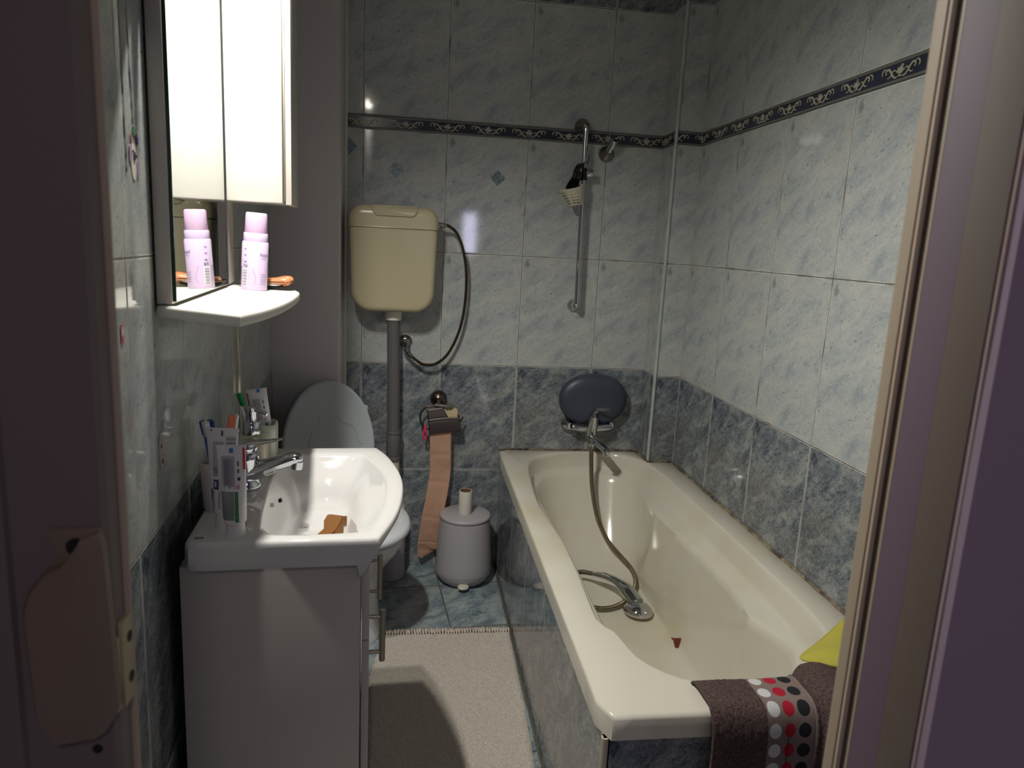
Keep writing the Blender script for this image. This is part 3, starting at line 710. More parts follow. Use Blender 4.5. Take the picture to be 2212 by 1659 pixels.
mb = MB(); mb.lathe([(.004, -.012), (.010, -.008), (.010, .014), (.005, .022), (.001, .03)], (.272, -.05, .700), (1, 0, .1), 14); mb.build('end_knob', M_GREENB, ph, off=ph.location)
mb = MB(); g = [(x, z) for x, z in rrect(.245, .312, .62, .694, .012, 5)]
mb.loft([[(x, -.047 + .0 * z, z) for x, z in g], [(x, -.043, z) for x, z in g]]); o = mb.build('tan_card', M_TAN, ph, off=ph.location)
ps = thing('toilet_paper_strip', 'long strip of pinkish tan toilet paper hanging from the holder', 'toilet paper', (.25, -.06, .6))
ctr = spline([(.252, -.062, .625), (.253, -.058, .56), (.256, -.05, .48), (.256, -.045, .42), (.247, -.05, .34), (.232, -.056, .25), (.222, -.052, .18), (.216, -.044, .12), (.214, -.035, .085), (.222, -.03, .068)], 10)
def strip(u, v):
    i = min(len(ctr) - 1, int(v * (len(ctr) - 1) + .5)); c = ctr[i]
    t = (ctr[min(i + 1, len(ctr) - 1)] - ctr[max(i - 1, 0)]).normalized(); nx = Vector((-t.z, 0, t.x)).normalized()
    if nx.x < 0: nx = -nx
    wv = .0025 * noise.noise(Vector((u * 2, v * 12, 1))) + .0008 * noise.noise(Vector((u * 9, v * 70, 4)))
    s = abs(((v * 5.2) % 1) - .5); wv += .003 * max(0, .06 - (.5 - s)) / .06
    return c + Vector((-.006, 0, 0)) + nx * (u - .5) * .084 + Vector((0, wv - .01 * (u - .5) ** 2, 0))
mb = MB(); mb.grid(strip, 22, len(ctr) - 1); mb.build('paper_sheet', M_PAPERB, ps, off=ps.location, ang=80, solid=.0008)
mb = MB(); mb.tube(spline([(.186, -.06, .625), (.180, -.062, .60), (.179, -.062, .575), (.187, -.062, .568), (.191, -.062, .58), (.189, -.062, .605), (.188, -.06, .625)], 6), .0034, 8)
tag(mb.build('hair_tie', M_PINK), 'hot pink hair tie hooked on the left of the paper holder', 'hair tie')

# ================================================================= SHOWER
sr = thing('shower_rail', 'chrome vertical shower slide rail on pale tiles above bath', 'shower rail', (.768, 0, 1.12))
mb = MB(); mb.tube([(.757, -.058, 1.80), (.7655, -.058, 1.12)], .0105, 18); mb.build('bar', M_CHROME, sr, off=sr.location)
for x, z in ((.752, 1.803), (.762, 1.118)):
    mb = MB(); mb.lathe([(.029, 0), (.0295, .01), (.027, .022), (.019, .036), (.014, .05), (.0145, .062), (.008, .069), (.001, .071)] if z > 1.5 else [(.024, 0), (.024, .008), (.019, .018), (.011, .026), (.011, .06), (.012, .062), (.006, .068), (.001, .069)], (x, -.0005, z), (.06, -1, -.1 if z > 1.5 else .05), 32)
    mb.build('bracket', M_CHROMED if z > 1.5 else M_CHROME, sr, off=sr.location, ang=60)
sl = thing('rail_slider', 'black and chrome sliding holder clamped on the shower rail', 'shower holder', (.76, -.058, 1.61))
mb = MB(); mb.tube([(.757, -.058, 1.645), (.76, -.058, 1.60)], .014, 18); mb.tube(spline([(.752, -.06, 1.65), (.735, -.075, 1.648), (.722, -.085, 1.625), (.718, -.09, 1.60)], 5), [.010] * 16, 12); mb.build('slider_body', M_BLACKG, sl, off=sl.location)
mb = MB(); mb.lathe([(.012, 0), (.016, .003), (.016, .02), (.013, .026), (.001, .028)], (.768, -.06, 1.626), (1, -.2, 0), 20); mb.build('slider_knob', M_CHROME, sl, off=sl.location)
wb = thing('wall_shower_bracket', 'stained chrome round shower holder right of the rail top', 'shower holder', (.862, 0, 1.72))
mb = MB(); mb.lathe([(.031, 0), (.031, .004), (.026, .016), (.015, .026), (.011, .04)], (.856, -.0005, 1.708), (0, -1, .2), 32); mb.build('rosette', M_CHROMED, wb, off=wb.location)
mb = MB(); mb.tube([(.858, -.035, 1.715), (.862, -.05, 1.735)], .012, 16); mb.lathe([(.013, 0), (.0145, .004), (.0145, .03), (.0115, .033), (.0115, .006), (.001, .006)], (.861, -.052, 1.725), (.25, -.55, 1), 24); mb.build('cone_holder', M_CHROME, wb, off=wb.location)
# soap basket
sb = thing('soap_basket', 'beige perforated soap basket hanging by black strap from rail', 'basket', (.722, -.1, 1.5))
def brg(z, w, dp, cx, n=40, cy=-.075):
    out = []
    for k in range(n):
        a = 2 * PI * k / n; s_ = math.sin(a)
        dip = -.008 * max(0, -s_) ** 2 if z > 1.55 else 0
        out.append((cx + w * math.cos(a), cy + dp * s_ * (1.0 if s_ < 0 else .35), z + dip + .014 * math.cos(a) * (1 if z > 1.53 else .35)))
    return out
th_rings = [brg(1.503, .024, .020, .733), brg(1.506, .027, .024, .732), brg(1.53, .035, .033, .724), brg(1.572, .051, .045, .711)]
mb = MB(); mb.loft(th_rings + [brg(1.572, .0485, .0425, .711), brg(1.53, .0325, .030, .724), brg(1.508, .024, .02, .732)], True, True)
mb.build('pocket', M_BASK, sb, off=sb.location, ang=60)
mb = MB()
for row, z in enumerate((1.556, 1.545, 1.534, 1.523, 1.513)):
    for k, a in enumerate((200, 218, 246, 256, 270, 283)):
        aa = math.radians(a + row * 1.0); t = (z - 1.506) / .066
        w = .027 + (.051 - .027) * t; dp = .024 + (.045 - .024) * t; cx = .732 + (.711 - .732) * t
        p = Vector((cx + w * math.cos(aa), -.075 + dp * math.sin(aa), z + .014 * math.cos(aa) * (.35 + .65 * t) - .0))
        nrm = Vector((math.cos(aa) / w, math.sin(aa) / dp, -.3)).normalized(); nn = Vector((math.cos(aa), math.sin(aa), 0))
        mb.lathe([(.0021, -.001), (.0021, .0014)], p, nn, 8, 1, 1.25)
mb.build('hole_pattern', M_HOLE, sb, off=sb.location)
mb = MB()
def strap(u, v):
    P = spline([(.752, -.07, 1.662), (.738, -.086, 1.655), (.732, -.094, 1.635), (.726, -.092, 1.61), (.715, -.076, 1.575), (.722, -.07, 1.53)], 6)
    i = min(len(P) - 1, int(v * (len(P) - 1) + .5)); return P[i] + Vector(((u - .5) * (.03 + .05 * max(0, v - .4)), .004 * math.sin(u * PI), .012 * (u - .5)))
mb.grid(strap, 8, 30); mb.build('strap', M_BLACKG, sb, off=sb.location, solid=.002)
mb = MB(); mb.tube(spline([(.752, -.066, 1.65), (.768, -.05, 1.66), (.777, -.045, 1.675), (.779, -.045, 1.70)], 5), [.004] * 8 + [.0015] * 8, 8); mb.build('strap_tail', M_BLACKG, sb, off=sb.location)
# mixer
mx = thing('bath_mixer_tap', 'chrome single-lever bath mixer on the dark tiles over bath end', 'tap', (.862, 0, .62))
for x, z in ((.778, .628), (.942, .632)):
    mb = MB(); mb.lathe([(.034, 0), (.035, .005), (.031, .016), (.018, .026), (.014, .03), (.014, .05)], (x, -.0005, z), (0, -1, 0), 36); mb.build('rosette', M_CHROME, mx, off=mx.location, ang=60)
mb = MB(); mb.tube([(.782, -.056, .629), (.80, -.06, .627), (.84, -.062, .625), (.89, -.062, .626), (.93, -.06, .63), (.94, -.056, .632)], [.014, .0145, .016, .016, .0145, .014], 22)
mb.tube([(.86, -.066, .595), (.862, -.072, .64), (.863, -.080, .680)], [.021, .0235, .020], 24)
mb.tube([(.862, -.068, .60), (.862, -.068, .575)], [.013, .012], 18)
mb.build('tap_body', M_CHROME, mx, off=mx.location, ang=50)
mb = MB(); mb.tube(spline([(.863, -.079, .674), (.864, -.084, .694), (.876, -.094, .710), (.900, -.118, .718), (.914, -.13, .719)], 5), [.0185, .018, .017, .015, .013, .011, .0095, .008, .0075, .007, .0065, .006, .006, .006, .006, .006, .006, .006, .006, .006, .006], 16, flat=.75); mb.build('lever', M_CHROME, mx, off=mx.location, ang=60)
mb = MB(); mb.lathe([(.003, 0), (.003, .0015)], (.872, -.104, .700), (.3, -1, 0), 10); mb.build('red_dot', M_RED, mx, off=mx.location)
mb = MB(); mb.tube([(.858, -.07, .590), (.868, -.1, .583), (.885, -.145, .572), (.897, -.178, .563)], [.019, .018, .017, .016], 18, flat=.75)
mb.lathe([(.013, .004), (.0145, 0), (.0145, -.024), (.012, -.026)], (.898, -.18, .566), (0, 0, 1), 20); mb.build('spout', M_CHROME, mx, off=mx.location, ang=55)
mb = MB(); mb.lathe([(.010, .022), (.0105, 0), (.0105, -.012), (.009, -.016)], (.853, -.115, .575), (0, 0, 1), 8); mb.build('hose_outlet', M_CHROME, mx, off=mx.location)
# bath pillow behind the mixer
pw = thing('bath_pillow', 'dark slate rounded bath cushion on the tiles behind the mixer', 'cushion', (.866, -.006, .737))
def pring(s, y, n=64):
    out = []
    for k in range(n):
        a = 2 * PI * k / n; r = 1.0
        d = ((a - 1.5 * PI + PI) % (2 * PI)) - PI
        r -= .17 * math.exp(-((d + .02) / .26) ** 2)
        ex = .142 * (abs(math.cos(a)) ** .92) * (1 if math.cos(a) > 0 else -1); ez = .109 * (abs(math.sin(a)) ** .92) * (1 if math.sin(a) > 0 else -1)
        if ez < 0: ex *= 1 - .12 * (ez / .104) ** 2
        out.append((ex * s * r, y, ez * s * r))
    return out
mb = MB(); mb.loft([pring(.80, .004), pring(.93, -.006), pring(.995, -.022), pring(1.0, -.03), pring(.985, -.04), pring(.93, -.05), pring(.8, -.058), pring(.6, -.062), pring(.3, -.064), pring(.05, -.0645)]); mb.build('cushion_body', M_PILLOW, pw, ang=70)
# shower hose and hand shower
hp = [(.853, -.115, .562), (.855, -.125, .49), (.860, -.155, .39), (.876, -.205, .29), (.905, -.26, .225), (.945, -.30, .18), (.978, -.36, .15), (.975, -.44, .136), (.94, -.515, .127), (.892, -.575, .124), (.835, -.612, .123), (.775, -.615, .125), (.715, -.575, .132), (.70, -.49, .138), (.722, -.415, .145), (.77, -.40, .155), (.812, -.432, .163)]
th, P = hose('shower_hose', hp, .0088, M_HOSE, 'ribbed metal shower hose hanging from mixer and looping in bath', 'hose', 12, loc=(.853, -.115, .56))
mb = MB(); mb.tube([(.853, -.115, .566), (.853, -.117, .535)], [.0095, .0085], 14); mb.build('hose_nut', M_CHROMED, th, off=th.location)
hs = thing('hand_shower', 'chrome hand shower lying face down in the bath', 'shower head', (.9, -.6, .115))
mb = MB(); mb.tube(spline([(.812, -.432, .163), (.84, -.47, .174), (.872, -.525, .180), (.897, -.58, .172), (.916, -.635, .152)], 5), [.0105, .012, .0135, .0145, .0155, .016, .016, .016, .0165, .017, .018, .019, .021, .023, .025, .027, .028, .028, .028, .028, .028], 18, flat=.75); mb.build('handle', M_CHROME, hs, off=hs.location, ang=60)
mb = MB(); mb.lathe([(.001, .036), (.018, .035), (.036, .028), (.048, .015), (.0505, .006), (.049, .0)], (.920, -.645, .122), (.05, .12, 1), 36, 1, 1.12); mb.build('head', M_CHROME, hs, off=hs.location, ang=60)
mb = MB(); mb.lathe([(.047, .004), (.046, -.003), (.001, -.004)], (.920, -.645, .122), (.05, .12, 1), 36, 1, 1.12); mb.build('spray_face', M_CERT, hs, off=hs.location)
# petal and cloth and towel
def petal(u, v):
    a = (u - .5) * 1.7; x = .026 * math.sin(a) * (1 - .5 * (1 - v)) * (1.25 if v > .8 else 1); y = -.022 * math.cos(a) * (1 - .5 * v) + .01
    return (.988 + x, -.856 + y, .112 + .036 * v)
mb = MB(); mb.grid(petal, 14, 8); tag(mb.build('rose_petal', M_PETAL, solid=.0012), 'small curled rust-red scrap lying on the bath floor', 'scrap')
def cloth_y(u, v):
    x = .953 + .20 * u; half = .006 + .13 * min(1, u * 1.3) ** .8
    y = -1.575 - .0 * u + (v - .5) * 2 * half * .75; z = ZT + .012 + .012 * math.sin(u * 5) * math.sin(v * 4) + .03 * u
    e = -1.60
    return (x, y, max(z, ZT + .006))
mb = MB(); mb.grid(cloth_y, 24, 16)
o = tag(mb.build('cleaning_cloth', M_YELLOW, solid=.003, ang=80), 'yellow cloth on the near right corner of the bath rim', 'cloth')
def towel():
    root = thing('bath_towel', 'brown terry towel with white, red and black dots over near bath rim', 'towel', (.84, YT, .2))
    prof = spline([(-1.605, ZT - .12), (-1.617, ZT - .05), (-1.628, ZT - .008), (-1.645, ZT + .008), (-1.69, ZT + .011), (-1.72, ZT + .009), (-1.739, ZT - .01), (-1.746, ZT - .06), (-1.745, ZT - .15), (-1.742, ZT - .25), (-1.74, .12)][0:] and [(0, a, b) for a, b in [(-1.605, ZT - .12), (-1.617, ZT - .05), (-1.628, ZT - .004), (-1.645, ZT + .010), (-1.69, ZT + .012), (-1.72, ZT + .010), (-1.737, ZT - .012), (-1.744, ZT - .06), (-1.743, ZT - .15), (-1.741, ZT - .25), (-1.74, .12)]], 9)
    d = [0]
    for a, b in zip(prof, prof[1:]): d.append(d[-1] + (b - a).length)
    n = len(prof) - 1
    def fn(u, v):
        i = int(round(v * n)); p = prof[i]; x = .692 + u * .30
        fold = .0
        q = (x - .692)
        out = 0
        if q > .205:  # second layer and fold on the right
            t_ = (q - .205) / .095
            out = .016 * math.exp(-((t_ - .12) / .12) ** 2) * (-.7) + .020 * math.sin(min(1, t_) * PI * .9) + .008
        out += .004 * noise.noise(Vector((x * 14, d[i] * 9, 2)))
        t = (prof[min(i + 1, n)] - prof[max(i - 1, 0)]).normalized(); nn = Vector((0, t.z, -t.y))
        if nn.z < 0 and abs(nn.z) > .3: nn = -nn
        if i > n * .55 and nn.y > 0: nn = -nn
        side = .012 * max(0, d[i] - .17) * (1 if u < .5 else -1)
        fz = .0016 * noise.noise(Vector((x * 160, d[i] * 160, 5))) * (0 if .107 < q < .207 else 1)
        return (x + side, p.y + nn.y * (out + fz), p.z + nn.z * (out + fz))
    mb = MB(); mb.grid(fn, 120, n * 1, uv=lambda u, v: (u * .30, d[int(round(v * n))] - .012)); o = mb.build('towel_cloth', M_TOWEL, root, off=root.location, ang=80, solid=.006)
towel()

# ================================================================= RUG
def rug():
    root = thing('bath_rug', 'beige fringed pile rug on the floor between vanity and bath', 'rug', (.28, -1.2, 0))
    L_ = lambda y: .052 - (-.545 - y) * .14 if y > -.8 else .018 + (-.8 - y) * .05
    R_ = lambda y: .492 + .006 * math.sin((y + .55) * 5) - max(0, -.95 - y) * .07
    y1, y0 = -.56, -2.1
    nu, nv = 230, 700
    mb = MB()
    def fn(u, v):
        y = y1 + (y0 - y1) * v; a, b = L_(y), R_(y); x = a + (b - a) * u
        e = min(u, 1 - u) * (b - a); rim = min(1, e / .012)
        h = .009 * rim ** .5 + .0028 * noise.noise(Vector((x * 230, y * 230, 0))) + .002 * noise.noise(Vector((x * 60, y * 60, 4))) + .0018 * noise.noise(Vector((x * 9, y * 22, 8)))
        jx = .0025 * noise.noise(Vector((x * 10, y * 180, 1))) if e < .01 else 0
        return (x + jx, y + .002 * noise.noise(Vector((x * 150, y * 12, 3))), max(.001, h))
    mb.grid(fn, nu, nv)
    o = mb.build('pile', M_RUG, root, off=root.location, ang=180); o['kind'] = 'stuff'
    mb = MB()
    for k in range(46):
        x = L_(y1) + (R_(y1) - L_(y1)) * (k + .5) / 46
        for s_ in range(7):
            dx = random.uniform(-.012, .012); ln = random.uniform(.024, .048)
            mb.tube([(x, y1 - .004, .008), (x + dx * .4, y1 + ln * .45, .012 + random.uniform(0, .008)), (x + dx, y1 + ln, .002)], [.0015, .0014, .0008], 4)
        mb.tube([(x, y1 - .005, .010), (x, y1 + .004, .009)], [.003, .0022], 6)
    f = mb.build('fringe', plain('fringe cotton', (216, 202, 188), .95), root, off=root.location); f['kind'] = 'stuff'
rug()

# ================================================================= VANITY AND BASIN (local frame: x out of wall, y along it)
def WF(name, label, cat, off, al, z, **kw):
    p = LWp(off, al, z); th = thing(name, label, cat, p, ANG, **kw); th_off = (off, al, z); return th, th_off
vn, vo = WF('vanity_cabinet', 'white washbasin cabinet with steel bar handles standing under basin', 'cabinet', .18, .42, 0)
mb = MB(); mb.box(.022, .326, .15, .166, .06, .7785, .001); mb.box(.022, .326, .664, .68, .06, .7785, .001); mb.box(.022, .03, .166, .664, .06, .7785); mb.box(.03, .326, .166, .664, .06, .078); mb.box(.03, .30, .16, .67, .0, .06); mb.build('carcass', M_LACQ, vn, vo)
DO = {}
for z0, z1, nm in ((.623, .776, 'upper'), (.065, .619, 'lower')):
    for y0, y1 in ((.151, .4135), (.4165, .679)):
        mb = MB(); mb.box(.3285, .342, y0, y1, z0, z1, .0012); d_ = mb.build('door' if nm == 'lower' else 'drawer_front', M_LACQ, vn, vo); DO[(nm, y0 < .3)] = d_
for yy in (.30, .565):
    mb = MB(); mb.tube([(.370, yy, .487), (.370, yy, .601)], .0062, 16)
    for zz in (.507, .586): mb.tube([(.342, yy, zz), (.368, yy, zz)], .0042, 12)
    mb.build('handle', M_STEEL, DO[('lower', yy < .4)], vo)
bs, bo = WF('washbasin', 'glossy white ceramic washbasin with bowed front on vanity', 'washbasin', .2, .42, .779)
def basin():
    N = 144; c = (.24, .41); ZB = .83
    # outline in (off, al)
    front = [(.357, .128), (.381, .20), (.398, .27), (.409, .35), (.413, .43), (.409, .5), (.398, .57), (.382, .64), (.360, .70)]
    fr = [(p.x, p.y) for p in spline([(a, b, 0) for a, b in front], 6)]
    outl = [(.034, .128)] + fr + [(.034, .70)]
    outer = by_angle(outl, c, N)
    bowl = [(.150, .185), (.162, .168), (.19, .16), (.25, .158), (.315, .162), (.335, .175), (.352, .22), (.368, .30), (.376, .40), (.372, .48), (.358, .55), (.336, .615), (.318, .638), (.25, .645), (.18, .643), (.155, .635), (.146, .60), (.138, .48), (.138, .38), (.142, .27)]
    bowl = [(p.x, p.y) for p in spline([(a, b, 0) for a, b in bowl] + [(bowl[0][0], bowl[0][1], 0)], 5)][:-1]
    be = by_angle(bowl, c, N)
    flo = by_angle(rrect(.185, .30, .26, .56, .055, 8), c, N)
    ins = lambda A, t: [(a[0] + (c[0] - a[0]) * t, a[1] + (c[1] - a[1]) * t) for a in A]
    lerp = lambda A, B, t: [(a[0] + (b[0] - a[0]) * t, a[1] + (b[1] - a[1]) * t) for a, b in zip(A, B)]
    R = lambda A, z: [(x, y, z) for x, y in A]
    def low(A, t, z, dz):   # front apron runs back to the cabinet front lower down
        out = []
        for x, y in A:
            k = max(0, (x - .30) / .11); k2 = 1.0 if (.14 < y < .688 and x > .34) else min(1, max(0, (x - .351) / .006)); out.append((x - .062 * t * min(1, k) ** 1.0 if x > .30 else x, y, z - dz * k2))
        return out
    rings = [low(ins(outer, .05), 1.0, .7795, .0), low(ins(outer, .012), 1.0, .7795, .03), low(ins(outer, .0), .8, .785, .022), low(outer, .3, .80, .006), R(outer, .818), R(ins(outer, .003), .825), R(ins(outer, .012), .829), R(ins(outer, .03), ZB),
             R(ins(be, -.03), ZB), R(be, ZB - .0015), R(ins(be, .02), ZB - .006), R(lerp(be, flo, .10), .819), R(lerp(be, flo, .25), .806), R(lerp(be, flo, .45), .792), R(lerp(be, flo, .66), .780), R(lerp(be, flo, .80), .766), R(lerp(be, flo, .92), .752), R(lerp(be, flo, 1.0), .743), R(ins(flo, .12), .736), R(ins(flo, .3), .732), R(ins(flo, .6), .731), R(ins(flo, .93), .730)]
    rings[0] = [(x, y, .7795) for x, y, z in rings[0]]
    mb = MB(); mb.loft(rings, False, True); mb.build('bowl_and_deck', M_CER, bs, bo, ang=55)
    mb = MB(); mb.lathe([(.001, .0018), (.018, .0018), (.02, .001), (.021, -.002)], (.24, .35, .7315), n=28); mb.build('drain', M_CHROME, bs, bo)
    mb = MB(); mb.lathe([(.009, .002), (.0085, -.002)], (.1605, .395, .806), (.8, 0, .6), 20, .45, 1.0) ; mb.build('overflow_hole', M_DARK, bs, bo)
    mb = MB(); mb.box(.047, .062, .15, .157, .830, .8306); mb.build('maker_mark', M_INKG, bs, bo)
basin()
tp, to = WF('basin_tap', 'chrome single-lever basin mixer tap on back of washbasin', 'tap', .104, .41, .83)
mb = MB(); mb.lathe([(.027, 0), (.0275, .004), (.026, .008), (.0235, .012), (.024, .03), (.026, .055), (.0265, .068), (.025, .076), (.018, .080)], (.094, .41, .8305), (-.03, 0, 1), 32); mb.build('tap_body', M_CHROME, tp, to, ang=50)
mb = MB(); mb.tube(spline([(.094, .41, .862), (.115, .41, .868), (.150, .41, .879), (.185, .41, .891), (.204, .41, .892)], 5), [.026, .0255, .025, .0242, .0235, .0228, .0222, .0215, .0208, .02, .0192, .0184, .0176, .0168, .016, .0152, .0145, .0138, .013, .011, .007], 22, flat=.85)
mb.lathe([(.0115, .0), (.011, -.016), (.009, -.017)], (.194, .41, .885), (0.1, 0, 1), 18); mb.build('spout', M_CHROME, tp, to, ang=55)
mb = MB(); mb.lathe([(.018, .0), (.0235, .004), (.0245, .012), (.022, .02)], (.091, .41, .906), (.06, 0, 1), 28)
mb.tube([(.078, .41, .922), (.10, .41, .926), (.13, .41, .928), (.155, .41, .931), (.165, .41, .934)], [.022, .022, .014, .009, .006], 16, flat=.30); mb.build('lever', M_CHROME, tp, to, ang=55)

# ---- things on the basin (world-aligned so they face the door)
def txt(body, size, mapf, mats, name, parent, off, extrude=.0):
    cu = bpy.data.curves.new('t', 'FONT'); cu.body = body; cu.size = size; cu.resolution_u = 3
    o = bpy.data.objects.new('t', cu); COL.objects.link(o)
    bpy.context.view_layer.update()
    me = bpy.data.meshes.new_from_object(o.evaluated_get(bpy.context.evaluated_depsgraph_get()))
    COL.objects.unlink(o); bpy.data.objects.remove(o)
    for v in me.vertices: v.co = Vector(mapf(v.co.x, v.co.y)) - Vector(off)
    me.materials.append(mats); ob = bpy.data.objects.new(name, me); COL.objects.link(ob); ob.parent = parent; return ob
class Tube:
    """toothpaste tube standing on its cap; x = across, front faces -y"""
    def __init__(s, name, label, loc, h, wtop, rb, cap_h, cap_r, lean=(0, 0), rz=0.0, body=None):
        s.root = thing(name, label, 'toothpaste', loc, group='toothpaste tubes on the washbasin', rot=(lean[1], lean[0], rz)); s.h = h; s.w = wtop; s.rb = rb; s.ch = cap_h
        mb = MB(); n = 36; K = 26
        rings = [[((p := s.shape(t))[0] * math.cos(2 * PI * k / n), p[1] * math.sin(2 * PI * k / n), cap_h + t * (h - cap_h)) for k in range(n)] for t in [i / K for i in range(K + 1)]]
        rings.insert(0, [(cap_r * .7 * math.cos(2 * PI * k / n), cap_r * .7 * math.sin(2 * PI * k / n), cap_h - .002) for k in range(n)])
        mb.loft(rings); mb.build('tube_body', body or M_TUBEW, s.root, ang=40)
        mb = MB(); mb.box(-wtop / 2 - .0005, wtop / 2 + .0005, -.0014, .0014, h - .006, h + .0005, .0006); mb.build('crimp', M_TUBEW, s.root)
        mb = MB(); mb.lathe([(cap_r * 1.05, 0), (cap_r * 1.08, .002), (cap_r * .95, cap_h * .9), (cap_r * .9, cap_h)], n=28); mb.build('cap', M_TUBEW, s.root)
    def shape(s, t):
        a = s.rb + (s.w / 2 - s.rb) * t ** .8; b = s.rb * (1 - t) ** .75 + .0012 + .002 * math.sin(t * 9) * (1 - t) * t
        return a, b
    def front(s, x, z, o=.0004):
        t = min(1, max(0, (z - s.ch) / (s.h - s.ch))); a, b = s.shape(t); q = max(-1, min(1, x / a)); return (x, -b * math.sqrt(max(0, 1 - q * q)) - o, z)
    def patch(s, x0, x1, z0, z1, m, name='printed_patch', o=.0004, nx=8, nz=14):
        mb = MB(); mb.grid(lambda u, v: s.front(x0 + (x1 - x0) * u, z0 + (z1 - z0) * v, o), nx, nz); return mb.build(name, m, s.root, ang=90)
    def lines(s, x0, x1, z0, z1, n, m=None, vert=True, th=.0006, name='small_print'):
        mb = MB()
        for k in range(n):
            if vert:
                x = x0 + (x1 - x0) * (k + .5) / n; a = z0 + random.random() * .15 * (z1 - z0)
                mb.grid(lambda u, v: s.front(x + th * (u - .5), a + (z1 - a) * v, .0006), 1, 8)
            else:
                z = z0 + (z1 - z0) * (k + .5) / n; mb.grid(lambda u, v: s.front(x0 + (x1 - x0) * u, z + th * (v - .5), .0006), 6, 1)
        return mb.build(name, m or M_INKG, s.root, ang=90)
def paste_small_print(T, s=1.0):
    T.lines(-.012 * s, .006 * s, T.h - .075, T.h - .022, 12)
    T.patch(.010 * s, .013 * s, T.h - .035, T.h - .026, M_INKG, 'symbol')
    T.patch(.010 * s, .013 * s, T.h - .047, T.h - .040, M_GREEN, 'symbol')
    T.patch(.010 * s, .0145 * s, T.h - .060, T.h - .054, M_INK, 'symbol')
    T.patch(.008 * s, .013 * s, T.h - .075, T.h - .067, plain('pink print', (196, 150, 160), .5), 'symbol')
# tube A, violet logo and BRILLANT WEISS
A = Tube('toothpaste_tube', 'white toothpaste tube with violet logo, left of the front tube', (-.196, -1.59, .83), .182, .054, .0165, .03, .0135, lean=(math.radians(1.2), math.radians(2)))
A.lines(-.015, .003, .10, .160, 10); A.patch(-.020, -.016, .178, .180, M_INK, 'cut_mark', .0018); A.patch(-.001, .002, .170, .179, M_INK, 'cut_mark', .0018)
mb = MB()
for k in range(9): mb.grid(lambda u, v: A.front(.007 + .016 * u, .148 + k * .0024 + (.0008 + .0008 * (k % 3 == 0)) * v, .0007), 4, 1)
mb.build('barcode', M_INKG, A.root, ang=90)
A.patch(-.0135, -.004, .074, .092, M_VIOLET, 'logo'); A.patch(-.011, -.0085, .079, .088, M_TUBEW, 'logo_swirl', .0009)
A.lines(-.014, -.006, .098, .114, 6, vert=False, th=.0014)
A.patch(-.0185, -.0155, .052, .075, M_VIOLET, 'print_edge')
txt('BRILLANT WEISS', .0062, lambda x, y: A.front(-.0115 - y + .0, .036 + x * .78, .0008), M_INK, 'lettering', A.root, (0, 0, 0))
A.lines(-.005, -.001, .035, .07, 3)
# tube B, silver lower body with green stripe
B = Tube('toothpaste_tube', 'white and silver toothpaste tube with green stripe standing at front', (-.166, -1.629, .83), .162, .048, .0185, .026, .0155, lean=(math.radians(-1.5), math.radians(1)))
B.patch(-.0175, .004, .034, .084, M_TUBES, 'foil_area', .0004, 12, 14); B.patch(.005, .0105, .030, .083, M_GREEN, 'green_stripe', .0006)
B.lines(.0068, .0088, .034, .080, 1, M_TUBEW, th=.0008, name='stripe_lettering')
B.patch(.019, .0225, .120, .158, M_RED, 'red_edge', .0006); B.patch(-.0025, .004, .150, .158, M_BLUE, 'blue_mark', .0008)
B.lines(-.016, .006, .088, .145, 14); paste_small_print(B, 1.0)
# tumbler with two brushes behind tube A
tb = thing('tumbler', 'white frosted tumbler against the wall behind the toothpaste', 'tumbler', (-.228, -1.50, .83))
mb = MB(); mb.lathe([(.024, 0), (.026, .003), (.030, .092), (.0285, .094), (.026, .09), (.022, .006), (.001, .005)], n=36); mb.build('cup', plain('white frosted', (206, 198, 192), .35), tb, ang=50)
def brush(name, label, p0, p1, headdir, mh, mbz, hl=.03):
    root = thing(name, label, 'toothbrush', p0, group='toothbrushes on the washbasin'); p0 = Vector(p0); p1 = Vector(p1); d = (p1 - p0).normalized(); L_ = (p1 - p0).length
    P = [p0 + d * L_ * t for t in (0, .2, .45, .7, .8, .86, 1.0)]
    mb = MB(); mb.tube(P, [.005, .0055, .006, .0035, .003, .0055, .0052], 10, flat=.7, up=headdir); mb.build('handle', mh, root, off=root.location, ang=60)
    hd = Vector(headdir).normalized(); side = d.cross(hd); mb = MB()
    for i in range(9):
        for j in range(3):
            b = p1 - d * (.002 + i * hl / 9) + side * (j - 1) * .0032; mb.tube([b + hd * .003, b + hd * .014], [.0015, .0017], 5)
    mb.build('bristles', mbz, root, off=root.location)
    return root
brush('toothbrush', 'blue toothbrush leaning left from the tumbler', (-.226, -1.49, .84), (-.2535, -1.50, 1.0), (.7, -.5, 0), M_BRUSHB, M_BRISW)
brush('toothbrush', 'teal-blue toothbrush behind the blue one', (-.222, -1.48, .84), (-.244, -1.482, .998), (.4, -.8, 0), plain('teal brush', (40, 104, 140), .35), M_BRUSHB)
brush('toothbrush', 'orange toothbrush with white back behind the toothpaste tubes', (-.222, -1.49, .84), (-.190, -1.50, 1.012), (-.9, -.4, 0), M_TUBEW, M_BRUSHO)
